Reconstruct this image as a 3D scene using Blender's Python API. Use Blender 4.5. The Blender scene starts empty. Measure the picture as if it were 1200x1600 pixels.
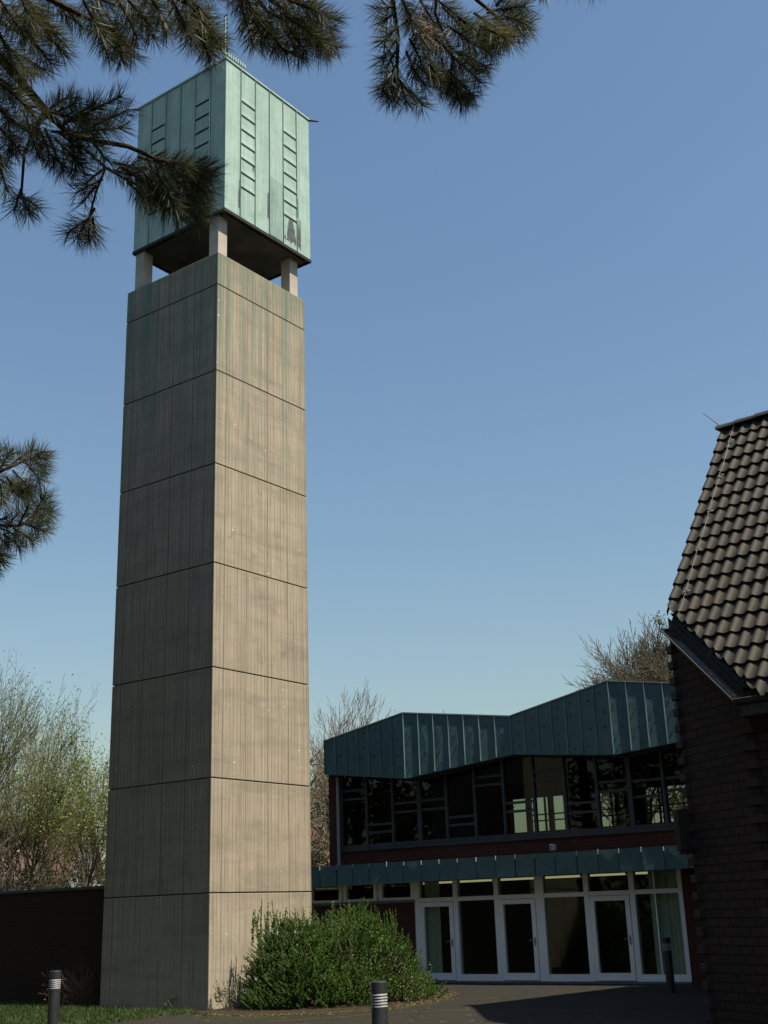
import bpy, math, random
from mathutils import Vector as V, Matrix
random.seed(7)
R = math.radians
S = bpy.context.scene
COL = S.collection

# ------------------------------------------------------------------ camera, sky, sun, exposure
EZ, FPX, PIT, ROLL = 1.75, 1880.0, 0.320, -0.0335
_F = V((0, math.cos(PIT), math.sin(PIT))); _R = V((1, 0, 0)); _U = _R.cross(_F)
_R2 = _R*math.cos(ROLL) + _U*math.sin(ROLL); _U2 = _U*math.cos(ROLL) - _R*math.sin(ROLL)
cd = bpy.data.cameras.new('camera'); cam = bpy.data.objects.new('camera', cd); COL.objects.link(cam)
cd.sensor_fit = 'VERTICAL'; cd.sensor_height = 24; cd.sensor_width = 18; cd.lens = FPX/1600*24
cd.clip_start = 0.1; cd.clip_end = 3000
m = Matrix((( _R2.x, _U2.x, -_F.x, 0), (_R2.y, _U2.y, -_F.y, 0), (_R2.z, _U2.z, -_F.z, EZ), (0, 0, 0, 1)))
cam.matrix_world = m
S.camera = cam
SUN_EL, SUN_PHI = R(59), R(-33.5)
sdir = V((math.cos(SUN_PHI)*math.cos(SUN_EL), math.sin(SUN_PHI)*math.cos(SUN_EL), math.sin(SUN_EL)))
W = bpy.data.worlds.new('World'); S.world = W; W.use_nodes = True
nt = W.node_tree
sky = nt.nodes.new('ShaderNodeTexSky'); sky.sky_type = 'NISHITA'; sky.sun_disc = False
sky.sun_elevation = SUN_EL; sky.sun_rotation = math.atan2(sdir.x, sdir.y)
sky.air_density = 1.8; sky.dust_density = 0.9; sky.ozone_density = 6.0
bg = nt.nodes['Background']; bg.inputs[1].default_value = 0.073
nt.links.new(sky.outputs[0], bg.inputs[0])
sl = bpy.data.lights.new('sun', 'SUN'); sl.energy = 5.0; sl.angle = R(0.53); sl.color = (1, .92, .76)
so = bpy.data.objects.new('sun', sl); COL.objects.link(so)
so.rotation_euler = sdir.to_track_quat('Z', 'Y').to_euler(); so.location = (20, -20, 40)
S.view_settings.view_transform = 'Standard'; S.view_settings.look = 'None'
S.view_settings.exposure = 0.65; S.view_settings.gamma = 1
S.render.engine = 'CYCLES'
S.cycles.max_bounces = 8; S.cycles.transparent_max_bounces = 16

# ------------------------------------------------------------------ pixel (1200x1600) to point on a plane that stands in the scene
def ray(x, y): return _F + _R2*((x-600)/FPX) - _U2*((y-800)/FPX)
def onplane(x, y, P, n):
    d = ray(x, y); O = V((0, 0, EZ)); return O + d*((V(P)-O).dot(n)/d.dot(n))
def ground(x, y): return onplane(x, y, (0, 0, 0), V((0, 0, 1)))
def atY(x, y, Y):
    d = ray(x, y); return V((0, 0, EZ)) + d*(Y/d.y)

# ------------------------------------------------------------------ helpers
class MB:
    def __init__(s): s.v = []; s.f = []; s.uv = []; s.mi = []
    def face(s, pts, uv=None, mi=0):
        n = len(s.v); s.v += [tuple(p) for p in pts]; s.f.append(tuple(range(n, n+len(pts))))
        if uv is None:
            a, b, c = V(pts[0]), V(pts[1]), V(pts[2]); nr = (b-a).cross(c-b)
            if nr.length < 1e-12: nr = V((0, 0, 1))
            nr.normalize()
            if abs(nr.z) > .75: uv = [(p[0], p[1]) for p in pts]
            else:
                t = V((0, 0, 1)).cross(nr); t.normalize(); uv = [(V(p).dot(t), p[2]) for p in pts]
        s.uv += uv; s.mi.append(mi)
    def obox(s, o, ax, ay, az, mi=0):
        """box from corner o with edge vectors"""
        o, ax, ay, az = V(o), V(ax), V(ay), V(az)
        if ax.cross(ay).dot(az) < 0: ax, ay = ay, ax
        p = [o, o+ax, o+ax+ay, o+ay]; q = [a+az for a in p]
        s.face([p[3], p[2], p[1], p[0]], mi=mi); s.face(q, mi=mi)
        for i in range(4):
            j = (i+1) % 4; s.face([p[i], p[j], q[j], q[i]], mi=mi)
    def prism(s, pts, vec, mi=0):
        pts = [V(p) for p in pts]; q = [p+V(vec) for p in pts]; n = len(pts)
        s.face(pts[::-1], mi=mi); s.face(q, mi=mi)
        for i in range(n):
            j = (i+1) % n; s.face([pts[i], pts[j], q[j], q[i]], mi=mi)
    def tube(s, pts, rads, k=6, cap=True, mi=0):
        pts = [V(p) for p in pts]; n = len(pts); base = len(s.v)
        ref = V((.31, .17, .93))
        for i, p in enumerate(pts):
            t = (pts[min(i+1, n-1)]-pts[max(i-1, 0)])
            if t.length < 1e-9: t = V((0, 0, 1))
            t.normalize(); a = t.cross(ref)
            if a.length < .15: a = t.cross(V((1, 0, 0)))
            a.normalize(); b = t.cross(a); r = rads[i] if not isinstance(rads, (int, float)) else rads
            for j in range(k):
                an = 2*math.pi*j/k; s.v.append(tuple(p+a*(math.cos(an)*r)+b*(math.sin(an)*r)))
        L = 0
        for i in range(n-1):
            L2 = L+(pts[i+1]-pts[i]).length
            for j in range(k):
                j2 = (j+1) % k
                s.f.append((base+i*k+j, base+i*k+j2, base+(i+1)*k+j2, base+(i+1)*k+j))
                s.uv += [(j/k, L), ((j+1)/k, L), ((j+1)/k, L2), (j/k, L2)]; s.mi.append(mi)
            L = L2
        if cap:
            for i, rev in ((0, True), (n-1, False)):
                f = [base+i*k+j for j in range(k)]
                if rev: f = f[::-1]
                s.f.append(tuple(f)); s.uv += [(0, 0)]*k; s.mi.append(mi)
    def build(s, name, mats, parent=None, root=None, smooth=False, bevel=0):
        """link as ONE mesh object; vertices are stored relative to the thing's base"""
        me = bpy.data.meshes.new(name)
        off = V((0, 0, 0))
        if root is not None: off = V(root)
        elif parent is not None:
            p = parent
            while p is not None: off = off+p.location; p = p.parent
        me.from_pydata([(a[0]-off.x, a[1]-off.y, a[2]-off.z) for a in s.v], [], s.f)
        ul = me.uv_layers.new(name='UVMap')
        flat = []
        for a in s.uv: flat += [a[0], a[1]]
        ul.data.foreach_set('uv', flat)
        for mm in (mats if isinstance(mats, (list, tuple)) else [mats]): me.materials.append(mm)
        me.polygons.foreach_set('material_index', s.mi)
        if smooth: me.polygons.foreach_set('use_smooth', [True]*len(s.f))
        me.validate(); me.update()
        o = bpy.data.objects.new(name, me); COL.objects.link(o)
        if parent is not None: o.parent = parent
        else: o.location = off
        if bevel:
            b = o.modifiers.new('bevel', 'BEVEL'); b.width = bevel; b.segments = 2; b.limit_method = 'ANGLE'
            w = o.modifiers.new('weld', 'WELD'); w.merge_threshold = 1e-4
            o.modifiers.move(1, 0)
        return o

def tag(o, label=None, cat=None, group=None, kind=None):
    if label: o['label'] = label
    if cat: o['category'] = cat
    if group: o['group'] = group
    if kind: o['kind'] = kind
    return o
def thing(name, label, cat, loc=(0, 0, 0), group=None):
    o = bpy.data.objects.new(name, None); COL.objects.link(o); o.location = loc
    o.empty_display_size = .3
    return tag(o, label, cat, group)
def copy_tree(o, parent=None):
    c = o.copy(); COL.objects.link(c); c.parent = parent
    for ch in list(o.children): copy_tree(ch, c)
    return c

# ------------------------------------------------------------------ materials
class NT:
    def __init__(s, name):
        s.m = bpy.data.materials.new(name); s.m.use_nodes = True; s.t = s.m.node_tree; s.t.nodes.clear()
        s.out = s.n('ShaderNodeOutputMaterial'); s.b = s.n('ShaderNodeBsdfPrincipled'); s.l(s.b.outputs[0], s.out.inputs[0])
    def n(s, t, **k):
        x = s.t.nodes.new(t)
        for a, b in k.items(): setattr(x, a, b)
        return x
    def l(s, a, b): s.t.links.new(a, b)
    def uv(s, sx=1, sy=1, obj=False):
        c = s.n('ShaderNodeTexCoord'); mp = s.n('ShaderNodeMapping'); s.l(c.outputs['Object' if obj else 'UV'], mp.inputs[0])
        mp.inputs['Scale'].default_value = (sx, sy, sx if obj else 1); return mp.outputs[0]
    def noise(s, vec, scale, detail=4, rough=.55, dist=0):
        x = s.n('ShaderNodeTexNoise'); x.inputs['Scale'].default_value = scale; x.inputs['Detail'].default_value = detail
        x.inputs['Roughness'].default_value = rough; x.inputs['Distortion'].default_value = dist
        if vec is not None: s.l(vec, x.inputs[0])
        return x.outputs[0]
    def ramp(s, v, st):
        x = s.n('ShaderNodeValToRGB'); e = x.color_ramp.elements
        while len(e) < len(st): e.new(.5)
        for a, (p, c) in zip(e, st): a.position = p; a.color = (*c, 1) if len(c) == 3 else c
        s.l(v, x.inputs[0]); return x.outputs[0]
    def mix(s, f, a, b, mode='MIX'):
        x = s.n('ShaderNodeMix', data_type='RGBA', blend_type=mode)
        for i, v in ((0, f), (6, a), (7, b)):
            if isinstance(v, (int, float)): x.inputs[i].default_value = v
            elif isinstance(v, tuple): x.inputs[i].default_value = (*v, 1)
            else: s.l(v, x.inputs[i])
        return x.outputs[2]
    def math(s, op, a, b=0, c=None):
        x = s.n('ShaderNodeMath', operation=op)
        for i, v in enumerate((a, b) if c is None else (a, b, c)):
            if isinstance(v, (int, float)): x.inputs[i].default_value = v
            else: s.l(v, x.inputs[i])
        return x.outputs[0]
    def bump(s, h, strength=.3, dist=.01):
        x = s.n('ShaderNodeBump'); x.inputs['Strength'].default_value = strength; x.inputs['Distance'].default_value = dist
        s.l(h, x.inputs['Height']); s.l(x.outputs[0], s.b.inputs['Normal'])
    def set(s, col=None, rough=.7, metal=0, spec=.5):
        if col is not None:
            if isinstance(col, tuple): s.b.inputs['Base Color'].default_value = (*col, 1)
            else: s.l(col, s.b.inputs['Base Color'])
        s.b.inputs['Roughness'].default_value = rough; s.b.inputs['Metallic'].default_value = metal
        s.b.inputs['Specular IOR Level'].default_value = spec
        return s.m

def mat_noise(name, c1, c2, scale=3, rough=.75, bump=.15, spec=.35, detail=5, obj=True, dist=.01):
    t = NT(name); v = t.uv(obj=obj); n = t.noise(v, scale, detail, .6)
    c = t.ramp(n, [(.3, c1), (.7, c2)]); t.bump(t.noise(v, scale*6, 4), bump, dist); return t.set(c, rough, spec=spec)

def mat_concrete():
    t = NT('board_formed_concrete'); uv = t.uv()
    oi = t.n('ShaderNodeObjectInfo'); cb_ = t.n('ShaderNodeCombineXYZ'); t.l(t.math('MULTIPLY', oi.outputs['Random'], 41), cb_.inputs[0]); t.l(t.math('MULTIPLY', oi.outputs['Random'], 23), cb_.inputs[1])
    def uvr(sx, sy):
        a = t.n('ShaderNodeVectorMath', operation='ADD'); t.l(t.uv(sx, sy), a.inputs[0]); t.l(cb_.outputs[0], a.inputs[1]); return a.outputs[0]
    sep = t.n('ShaderNodeSeparateXYZ'); t.l(uv, sep.inputs[0]); x, z = sep.outputs[0], sep.outputs[1]
    # board joints: 1D voronoi-like irregular stripes
    big = t.noise(uvr(.9, .35), 1.2, 5, .6)
    streak = t.noise(uvr(9, .35), 1.0, 5, .65)
    fine = t.noise(t.uv(), 26, 5, .65)
    c = t.mix(big, (0.315, 0.254, 0.180), (0.455, 0.372, 0.262))
    c = t.mix(t.ramp(streak, [(.35, (0, 0, 0)), (.7, (.5, .5, .5))]), c, (0.1923, 0.1654, 0.1308))
    c = t.mix(t.ramp(fine, [(.3, (.0, .0, .0)), (.75, (.45, .45, .45))]), c, (0.3846, 0.3385, 0.2692))
    # boards 0.118 m wide, tone differs per board
    bw = .112
    bi = t.math('FLOOR', t.math('DIVIDE', x, bw)); wn = t.n('ShaderNodeTexWhiteNoise', noise_dimensions='1D'); t.l(bi, wn.inputs['W'])
    c = t.mix(t.math('MULTIPLY', wn.outputs[0], .16), c, (0.1846, 0.1538, 0.1192))
    fr = t.math('FRACT', t.math('DIVIDE', x, bw)); d = t.math('MINIMUM', fr, t.math('SUBTRACT', 1, fr))
    line = t.math('LESS_THAN', d, .055)
    brk = t.ramp(t.noise(uvr(9.3, .9), 1.3, 3), [(.36, (.15,)*3), (.56, (1, 1, 1))])
    lm = t.math('MULTIPLY', line, brk)
    c = t.mix(t.math('MULTIPLY', lm, .72), c, (0.0654, 0.0500, 0.0346))
    wl = t.math('LESS_THAN', t.math('ABSOLUTE', t.math('SUBTRACT', t.math('FRACT', t.math('DIVIDE', x, .71)), .37)), .011)
    c = t.mix(t.math('MULTIPLY', wl, .8), c, (0.0538, 0.0400, 0.0277))
    cl = t.ramp(t.noise(uvr(.35, 1.0), 1.5, 5, .6), [(.48, (0, 0, 0)), (.62, (.42,)*3)]); c = t.mix(cl, c, (0.2077, 0.1808, 0.1346))
    pk = t.ramp(t.noise(uvr(5, 2.2), 3.2, 6, .8), [(.60, (0, 0, 0)), (.70, (.8,)*3)])
    pa = t.ramp(t.noise(uvr(.6, .5), 1.7, 3, .5), [(.48, (0, 0, 0)), (.60, (1, 1, 1))]); c = t.mix(t.math('MULTIPLY', pk, pa), c, (0.1000, 0.0808, 0.0615))
    # soiled blotches and pale blooms
    bl = t.ramp(t.noise(uvr(1, .8), 2.3, 7, .7, .6), [(.56, (0, 0, 0)), (.72, (.45, .45, .45))]); c = t.mix(bl, c, (0.1308, 0.1154, 0.0962))
    pl = t.ramp(t.noise(uvr(1.1, .5), 3.1, 6, .7), [(.62, (0, 0, 0)), (.8, (.4, .4, .4))]); c = t.mix(pl, c, (0.4615, 0.4308, 0.3692))
    # copper run-off: greenish streaks only near the top (z > 12 m)
    gm = t.math('MULTIPLY', t.ramp(t.noise(t.uv(7, .08), 1.1, 4, .6), [(.46, (0, 0, 0)), (.66, (1, 1, 1))]),
                t.ramp(t.math('DIVIDE', z, 18), [(.55, (0, 0, 0)), (.93, (1, 1, 1))]))
    c = t.mix(t.math('MULTIPLY', gm, .95), c, (0.1077, 0.2000, 0.1538))
    dk = t.math('MULTIPLY', t.ramp(t.math('DIVIDE', z, 18), [(.80, (0, 0, 0)), (.945, (1, 1, 1))]), t.ramp(streak, [(.3, (.25,)*3), (.7, (.75,)*3)]))
    c = t.mix(t.math('MULTIPLY', dk, .45), c, (0.1154, 0.1115, 0.0846))
    # paler foot: soft dappled sunlight mixed into the colour
    ft = t.math('MULTIPLY', t.ramp(t.math('DIVIDE', z, 4), [(.0, (1, 1, 1)), (.7, (0, 0, 0))]), .35)
    c = t.mix(ft, c, (0.4000, 0.3692, 0.2923))
    st = t.ramp(t.noise(uvr(4.5, .22), 1.9, 7, .75, .3), [(.47, (0, 0, 0)), (.68, (.45,)*3)]); c = t.mix(st, c, (.125, .105, .078))
    wr = t.ramp(t.noise(uvr(.22, 1.1), 2.1, 6, .7, .8), [(.50, (0, 0, 0)), (.66, (.34,)*3)]); c = t.mix(wr, c, (.145, .125, .098))
    # tie-hole specks
    vo = t.n('ShaderNodeTexVoronoi'); vo.inputs['Scale'].default_value = 1; t.l(t.uv(1.75, 2.3), vo.inputs['Vector'])
    vo.inputs['Randomness'].default_value = .4
    sp = t.math('LESS_THAN', vo.outputs['Distance'], .043); c = t.mix(t.math('MULTIPLY', sp, .8), c, (0.5769, 0.5769, 0.5538))
    h = t.math('SUBTRACT', t.math('MULTIPLY', fine, .4), t.math('MULTIPLY', line, 1.0))
    pv = t.math('MULTIPLY', t.math('SUBTRACT', oi.outputs['Random'], .5), .22); c = t.mix(t.math('ABSOLUTE', pv), c, (.16, .14, .115))
    t.bump(h, .5, .006)
    return t.set(c, .9, spec=.2)

def mat_copper(name, c1, c2, seed=0, dark=(.05, .055, .05), pale=(.54, .64, .57), patches=.5):
    t = NT(name); mp = t.uv()
    a = t.noise(t.uv(1.6, .45), 1.4+seed, 6, .65); c = t.mix(a, c1, c2)
    s = t.ramp(t.noise(t.uv(12, .5), 1.2, 5, .7), [(.45, (0, 0, 0)), (.75, (.55,)*3)]); c = t.mix(s, c, pale)
    s2 = t.ramp(t.noise(t.uv(6, .7), 1.7, 7, .75), [(.6, (0, 0, 0)), (.74, (patches,)*3)]); c = t.mix(s2, c, dark)
    pn = t.n('ShaderNodeTexWhiteNoise', noise_dimensions='1D'); sx = t.n('ShaderNodeSeparateXYZ'); t.l(mp, sx.inputs[0]); t.l(t.math('FLOOR', t.math('DIVIDE', sx.outputs[0], .27)), pn.inputs['W'])
    c = t.mix(t.math('MULTIPLY', pn.outputs[0], .30), c, tuple(x*.68 for x in c1))
    cloud = t.ramp(t.noise(t.uv(1.1, .9), 1.3, 6, .7, .5), [(.42, (0, 0, 0)), (.70, (.55,)*3)]); c = t.mix(cloud, c, tuple(x*.66 for x in c1))
    t.bump(t.noise(mp, 2.2, 3), .45, .03); return t.set(c, .62, 0, .4)

def mat_brick(name, cA, cB, mortar, w, h, mo=.01, bump=.6):
    t = NT(name); uv = t.uv()
    b = t.n('ShaderNodeTexBrick'); b.inputs['Scale'].default_value = 1; b.inputs['Brick Width'].default_value = w
    b.inputs['Row Height'].default_value = h; b.inputs['Mortar Size'].default_value = mo; b.inputs['Mortar Smooth'].default_value = .2
    b.inputs['Bias'].default_value = 0; b.offset = .5
    b.inputs['Color1'].default_value = (*cA, 1); b.inputs['Color2'].default_value = (*cB, 1); b.inputs['Mortar'].default_value = (*mortar, 1)
    n = t.noise(uv, 9, 5, .7)
    vec = t.n('ShaderNodeVectorMath', operation='ADD'); t.l(uv, vec.inputs[0])
    sc = t.n('ShaderNodeVectorMath', operation='SCALE'); sc.inputs['Scale'].default_value = .006
    nn = t.n('ShaderNodeTexNoise'); nn.inputs['Scale'].default_value = 14; t.l(uv, nn.inputs[0]); t.l(nn.outputs['Color'], sc.inputs[0]); t.l(sc.outputs[0], vec.inputs[1])
    t.l(vec.outputs[0], b.inputs[0])
    c = t.mix(t.ramp(n, [(.3, (0, 0, 0)), (.75, (.7,)*3)]), b.outputs[0], tuple(x*.45 for x in cA))
    t.bump(t.math('ADD', t.math('MULTIPLY', b.outputs['Fac'], -1), t.math('MULTIPLY', n, .3)), bump, .012)
    return t.set(c, .85, spec=.25)

def mat_glass(name, tint, refl=1.0):
    t = NT(name); t.t.nodes.remove(t.b)
    tr = t.n('ShaderNodeBsdfTransparent'); tr.inputs[0].default_value = (*tint, 1)
    gl = t.n('ShaderNodeBsdfGlossy'); gl.inputs['Roughness'].default_value = .015; gl.inputs[0].default_value = (.9, .95, .95, 1)
    fr = t.n('ShaderNodeFresnel'); fr.inputs[0].default_value = 1.5
    nz = t.noise(t.uv(), 1.3, 2); bp = t.n('ShaderNodeBump'); bp.inputs['Strength'].default_value = .06; bp.inputs['Distance'].default_value = .02
    t.l(nz, bp.inputs['Height']); t.l(bp.outputs[0], gl.inputs['Normal']); 
    mx = t.n('ShaderNodeMixShader'); t.l(t.math('MULTIPLY', fr.outputs[0], refl), mx.inputs[0]); t.l(tr.outputs[0], mx.inputs[1]); t.l(gl.outputs[0], mx.inputs[2])
    t.l(mx.outputs[0], t.out.inputs[0]); return t.m

def mat_leaf(name, c1, c2, c3, scale=2.5, trans=.25, rough=.55):
    t = NT(name); v = t.uv(obj=True); n = t.noise(v, scale, 3, .6)
    oi = t.n('ShaderNodeNewGeometry')
    c = t.ramp(n, [(.3, c1), (.52, c2), (.74, c3)])
    c = t.mix(t.math('MULTIPLY', oi.outputs['Random Per Island'], .5), c, c1)
    t.set(c, rough, spec=.35)
    tl = t.n('ShaderNodeBsdfTranslucent'); t.l(c, tl.inputs[0]); mx = t.n('ShaderNodeMixShader'); mx.inputs[0].default_value = trans
    t.l(t.b.outputs[0], mx.inputs[1]); t.l(tl.outputs[0], mx.inputs[2]); t.l(mx.outputs[0], t.out.inputs[0]); return t.m

M = {}
M['concrete'] = mat_concrete()
M['joint'] = mat_noise('joint_shadow_gap_concrete', (0.0769, 0.0692, 0.0538), (0.1231, 0.1077, 0.0846), 3)
M['post'] = mat_noise('smooth_concrete_post', (0.3231, 0.2769, 0.2308), (0.4308, 0.3846, 0.3231), 2.0, .85, .2)
M['soffit_c'] = mat_noise('mottled_concrete_underside', (.035, .03, .027), (.10, .09, .08), 1.1, .9, .2)  # underside concrete, mottled and darker than the shaft
M['copper'] = mat_copper('pale_green_copper_patina', (0.2440, 0.3619, 0.3107), (0.3226, 0.4407, 0.3856))
M['copper_dk'] = mat_copper('dark_green_copper_patina', (.046, .108, .118), (.078, .155, .165), .4, (.022, .05, .052), (.11, .20, .195), .35)
M['seam'] = mat_noise('copper_seam', (.10, .16, .14), (.16, .23, .2), 4)
M['seam_pale'] = mat_noise('bright_copper_seam', (.13, .19, .19), (.26, .34, .33), 4, .5)
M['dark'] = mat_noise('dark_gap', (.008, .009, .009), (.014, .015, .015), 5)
M['dent'] = mat_noise('fixing_dimple', (.012, .022, .024), (.02, .035, .035), 6)
M['bare'] = mat_noise('worn_dark_copper', (.05, .05, .052), (.13, .135, .135), 6, .5)
M['brick_hall'] = mat_brick('red_brown_brick', (.125, .042, .027), (.085, .030, .021), (.035, .026, .022), .25, .077)
M['brick_wing'] = mat_brick('dark_clinker_brick', (.060, .034, .026), (.040, .028, .024), (.012, .010, .009), .29, .125, .013, .8)
M['brick_garden'] = mat_brick('dark_garden_wall_brick', (.050, .022, .016), (.034, .017, .013), (.018, .014, .012), .25, .077)
M['white'] = mat_noise('weathered_white_frame_paint', (.74, .80, .85), (.84, .87, .89), 2.5, .5, .08)
M['sill'] = mat_noise('slate_sill', (.10, .11, .15), (.15, .16, .20), 4, .5)
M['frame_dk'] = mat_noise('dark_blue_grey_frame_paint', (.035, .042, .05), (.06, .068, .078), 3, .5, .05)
M['glass_lo'] = mat_glass('door_glass', (.78, .82, .78), .42)
M['glass_up'] = mat_glass('tinted_upper_glass', (.50, .56, .50), .45)
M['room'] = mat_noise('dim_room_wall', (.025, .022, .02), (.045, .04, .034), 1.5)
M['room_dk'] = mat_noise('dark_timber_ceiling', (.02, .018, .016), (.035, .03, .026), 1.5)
M['curtain'] = mat_noise('pale_grey_green_curtain', (.66, .74, .70), (.8, .84, .70), 1.2, .9)
M['tile'] = None
M['metal'] = mat_noise('galvanised_metal', (0.2308, 0.2231, 0.2154), (0.3231, 0.3154, 0.3000), 12, .45)
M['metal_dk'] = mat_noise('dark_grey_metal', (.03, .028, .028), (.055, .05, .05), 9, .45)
M['boll'] = mat_noise('anthracite_bollard_paint', (.016, .017, .020), (.030, .032, .036), 8, .38, .05, .5)
M['boll_band'] = mat_noise('brushed_bollard_louvre', (0.1846, 0.1846, 0.1846), (0.2769, 0.2769, 0.2769), 14, .45)
M['boll_gap'] = mat_noise('bollard_lamp_gap', (.04, .04, .04), (.07, .07, .07), 8)
M['bark_pine'] = mat_noise('pine_bark', (0.0270, 0.0180, 0.0126), (0.0630, 0.0405, 0.0270), 9, .9, .8, .2)
M['bark'] = mat_noise('grey_brown_bark', (0.0577, 0.0477, 0.0369), (0.1154, 0.0962, 0.0769), 7, .9, .5, .2)
M['twig'] = mat_noise('thin_brown_twigs', (0.1017, 0.0794, 0.0590), (0.1933, 0.1526, 0.1171), 4, .9, .1, .2)
M['twig_g'] = mat_noise('olive_twigs', (0.0731, 0.0731, 0.0408), (0.1461, 0.1389, 0.0731), 4, .9, .1, .2)

def mat_tile():  # weathered, mossy in patches
    t = NT('dark_brown_concrete_tile'); v = t.uv(obj=True)
    oi = t.n('ShaderNodeTexWhiteNoise', noise_dimensions='2D'); uv = t.uv(); 
    fl = t.n('ShaderNodeVectorMath', operation='FLOOR'); t.l(uv, fl.inputs[0]); t.l(fl.outputs[0], oi.inputs['Vector'])
    c = t.mix(oi.outputs[0], (0.0223, 0.0168, 0.0097), (0.0402, 0.0306, 0.0175))
    n = t.ramp(t.noise(v, 3.2, 6, .7), [(.35, (0, 0, 0)), (.7, (.7,)*3)]); c = t.mix(n, c, (0.0167, 0.0148, 0.0120))
    n2 = t.ramp(t.noise(v, 22, 5, .7), [(.60, (0, 0, 0)), (.72, (.6,)*3)]); c = t.mix(n2, c, (0.0558, 0.0485, 0.0276))
    n3 = t.ramp(t.noise(v, 1.1, 6, .75, .6), [(.50, (0, 0, 0)), (.64, (.65,)*3)]); c = t.mix(n3, c, (0.0164, 0.0197, 0.0098))
    n4 = t.ramp(t.noise(v, 9, 5, .8), [(.64, (0, 0, 0)), (.70, (.7,)*3)]); c = t.mix(n4, c, (0.0820, 0.0861, 0.0615))
    t.bump(t.noise(v, 40, 4), .2, .004); return t.set(c, .72, spec=.35)
M['tile'] = mat_tile()

def mat_asphalt():
    t = NT('brown_grey_asphalt'); v = t.uv(obj=True)  # one brown-grey tone with darker blotches and cracks
    a = t.noise(v, .35, 6, .6); c = t.ramp(a, [(.3, (0.0143, 0.0124, 0.0081)), (.7, (0.0219, 0.0185, 0.0124))])
    b = t.ramp(t.noise(v, 45, 4, .7), [(.35, (0, 0, 0)), (.75, (.6,)*3)]); c = t.mix(b, c, (0.0314, 0.0276, 0.0195))
    d = t.ramp(t.noise(v, 1.7, 6, .7, 1), [(.56, (0, 0, 0)), (.66, (.5,)*3)]); c = t.mix(d, c, (0.0128, 0.0114, 0.0086))
    vo = t.n('ShaderNodeTexVoronoi', feature='DISTANCE_TO_EDGE'); vo.inputs['Scale'].default_value = .55; t.l(v, vo.inputs['Vector'])
    ck = t.math('MULTIPLY', t.math('LESS_THAN', vo.outputs['Distance'], .012), .55); c = t.mix(ck, c, (.012, .010, .008))
    t.bump(t.noise(v, 70, 3), .4, .01); return t.set(c, .9, spec=.25)
def mat_lawn():
    t = NT('lawn_soil'); v = t.uv(obj=True)
    a = t.noise(v, .5, 6, .65); c = t.ramp(a, [(.3, (0.0198, 0.0297, 0.0079)), (.5, (0.0297, 0.0396, 0.0119)), (.72, (0.0660, 0.0561, 0.0264))])
    b = t.ramp(t.noise(v, 20, 4), [(.4, (0, 0, 0)), (.7, (.7,)*3)]); c = t.mix(b, c, (0.0165, 0.0198, 0.0079))
    t.bump(t.noise(v, 30, 3), .5, .02); return t.set(c, .95, spec=.1)
M['asphalt'] = mat_asphalt(); M['lawn'] = mat_lawn()
M['soil'] = mat_noise('dry_bed_soil', (0.0231, 0.0172, 0.0106), (0.0495, 0.0383, 0.0238), 6, .95, .6, .1)
M['paver'] = mat_brick('red_paver_strip', (.10, .045, .03), (.08, .04, .03), (.05, .042, .034), .2, .1, .01)
M['needle'] = mat_leaf('pine_needles', (.040, .045, .018), (.075, .082, .032), (.165, .135, .055), 3.0, .38, .5)
M['needle_dry'] = mat_leaf('dry_pine_needles', (.10, .055, .03), (.17, .10, .055), (.25, .16, .09), 5, .1)
M['bush'] = mat_leaf('fresh_green_bush_leaf', (0.0275, 0.0688, 0.0100), (0.0688, 0.1500, 0.0175), (0.1500, 0.2625, 0.0375), 1.6, .35)
M['weed'] = mat_leaf('weed_leaf', (.04, .06, .02), (.08, .12, .03), (.16, .19, .05), 3, .25)
M['grass'] = mat_leaf('grass_blade', (0.0231, 0.0462, 0.0092), (0.0462, 0.0808, 0.0154), (0.1000, 0.1154, 0.0346), .8, .3)
M['spring'] = mat_leaf('spring_leaf', (0.1038, 0.1500, 0.0230), (0.1847, 0.2423, 0.0462), (0.3000, 0.3462, 0.0923), 1.0, .35)
M['olive'] = mat_leaf('olive_grey_bud', (0.0923, 0.1077, 0.0385), (0.1308, 0.1462, 0.0615), (0.1769, 0.1923, 0.0923), 1.0, .25)
M['blossom'] = mat_leaf('pale_blossom', (0.3077, 0.2615, 0.2538), (0.4231, 0.3692, 0.3615), (0.5385, 0.4923, 0.4769), 1.0, .3)
M['hedge'] = mat_leaf('brown_hedge_leaf', (0.0385, 0.0385, 0.0154), (0.0769, 0.0654, 0.0269), (0.1231, 0.1000, 0.0385), 1.0, .2)

# ------------------------------------------------------------------ ground
GA = .6313                                   # tower turned like this
ha = -.6; HU = V((math.cos(ha), math.sin(ha), 0)); HN = V((math.sin(ha), -math.cos(ha), 0)); HP = V((0, 32.95, 0)); UP = V((0, 0, 1))
def H(u, o, z): return HP + HU*u + HN*o + UP*z
b = MB(); b.face([(-600, -200, 0), (600, -200, 0), (600, 1500, 0), (-600, 1500, 0)])
g = b.build('ground', M['lawn']); tag(g, kind='structure')
b = MB()
pts = [ground(*p) for p in [(165, 1600), (215, 1590), (290, 1584), (335, 1592), (430, 1591), (500, 1589), (560, 1585), (610, 1580), (650, 1573), (690, 1566), (708, 1560), (704, 1553), (690, 1546), (672, 1540)]]
pts = [V((-9, 20, 0)), V((-6.5, 22.6, 0))]+pts+[H(.55, -.02, 0), H(14, -.02, 0), V((30, 22, 0)), V((30, -15, 0)), V((-14, -15, 0)), V((-14, 16, 0))]
b.face([V((p.x, p.y, .004)) for p in pts][::-1])
if (V(b.v[1])-V(b.v[0])).cross(V(b.v[2])-V(b.v[1])).z < 0: pass
g = b.build('path', M['asphalt']); tag(g, kind='structure')
b = MB()
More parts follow.
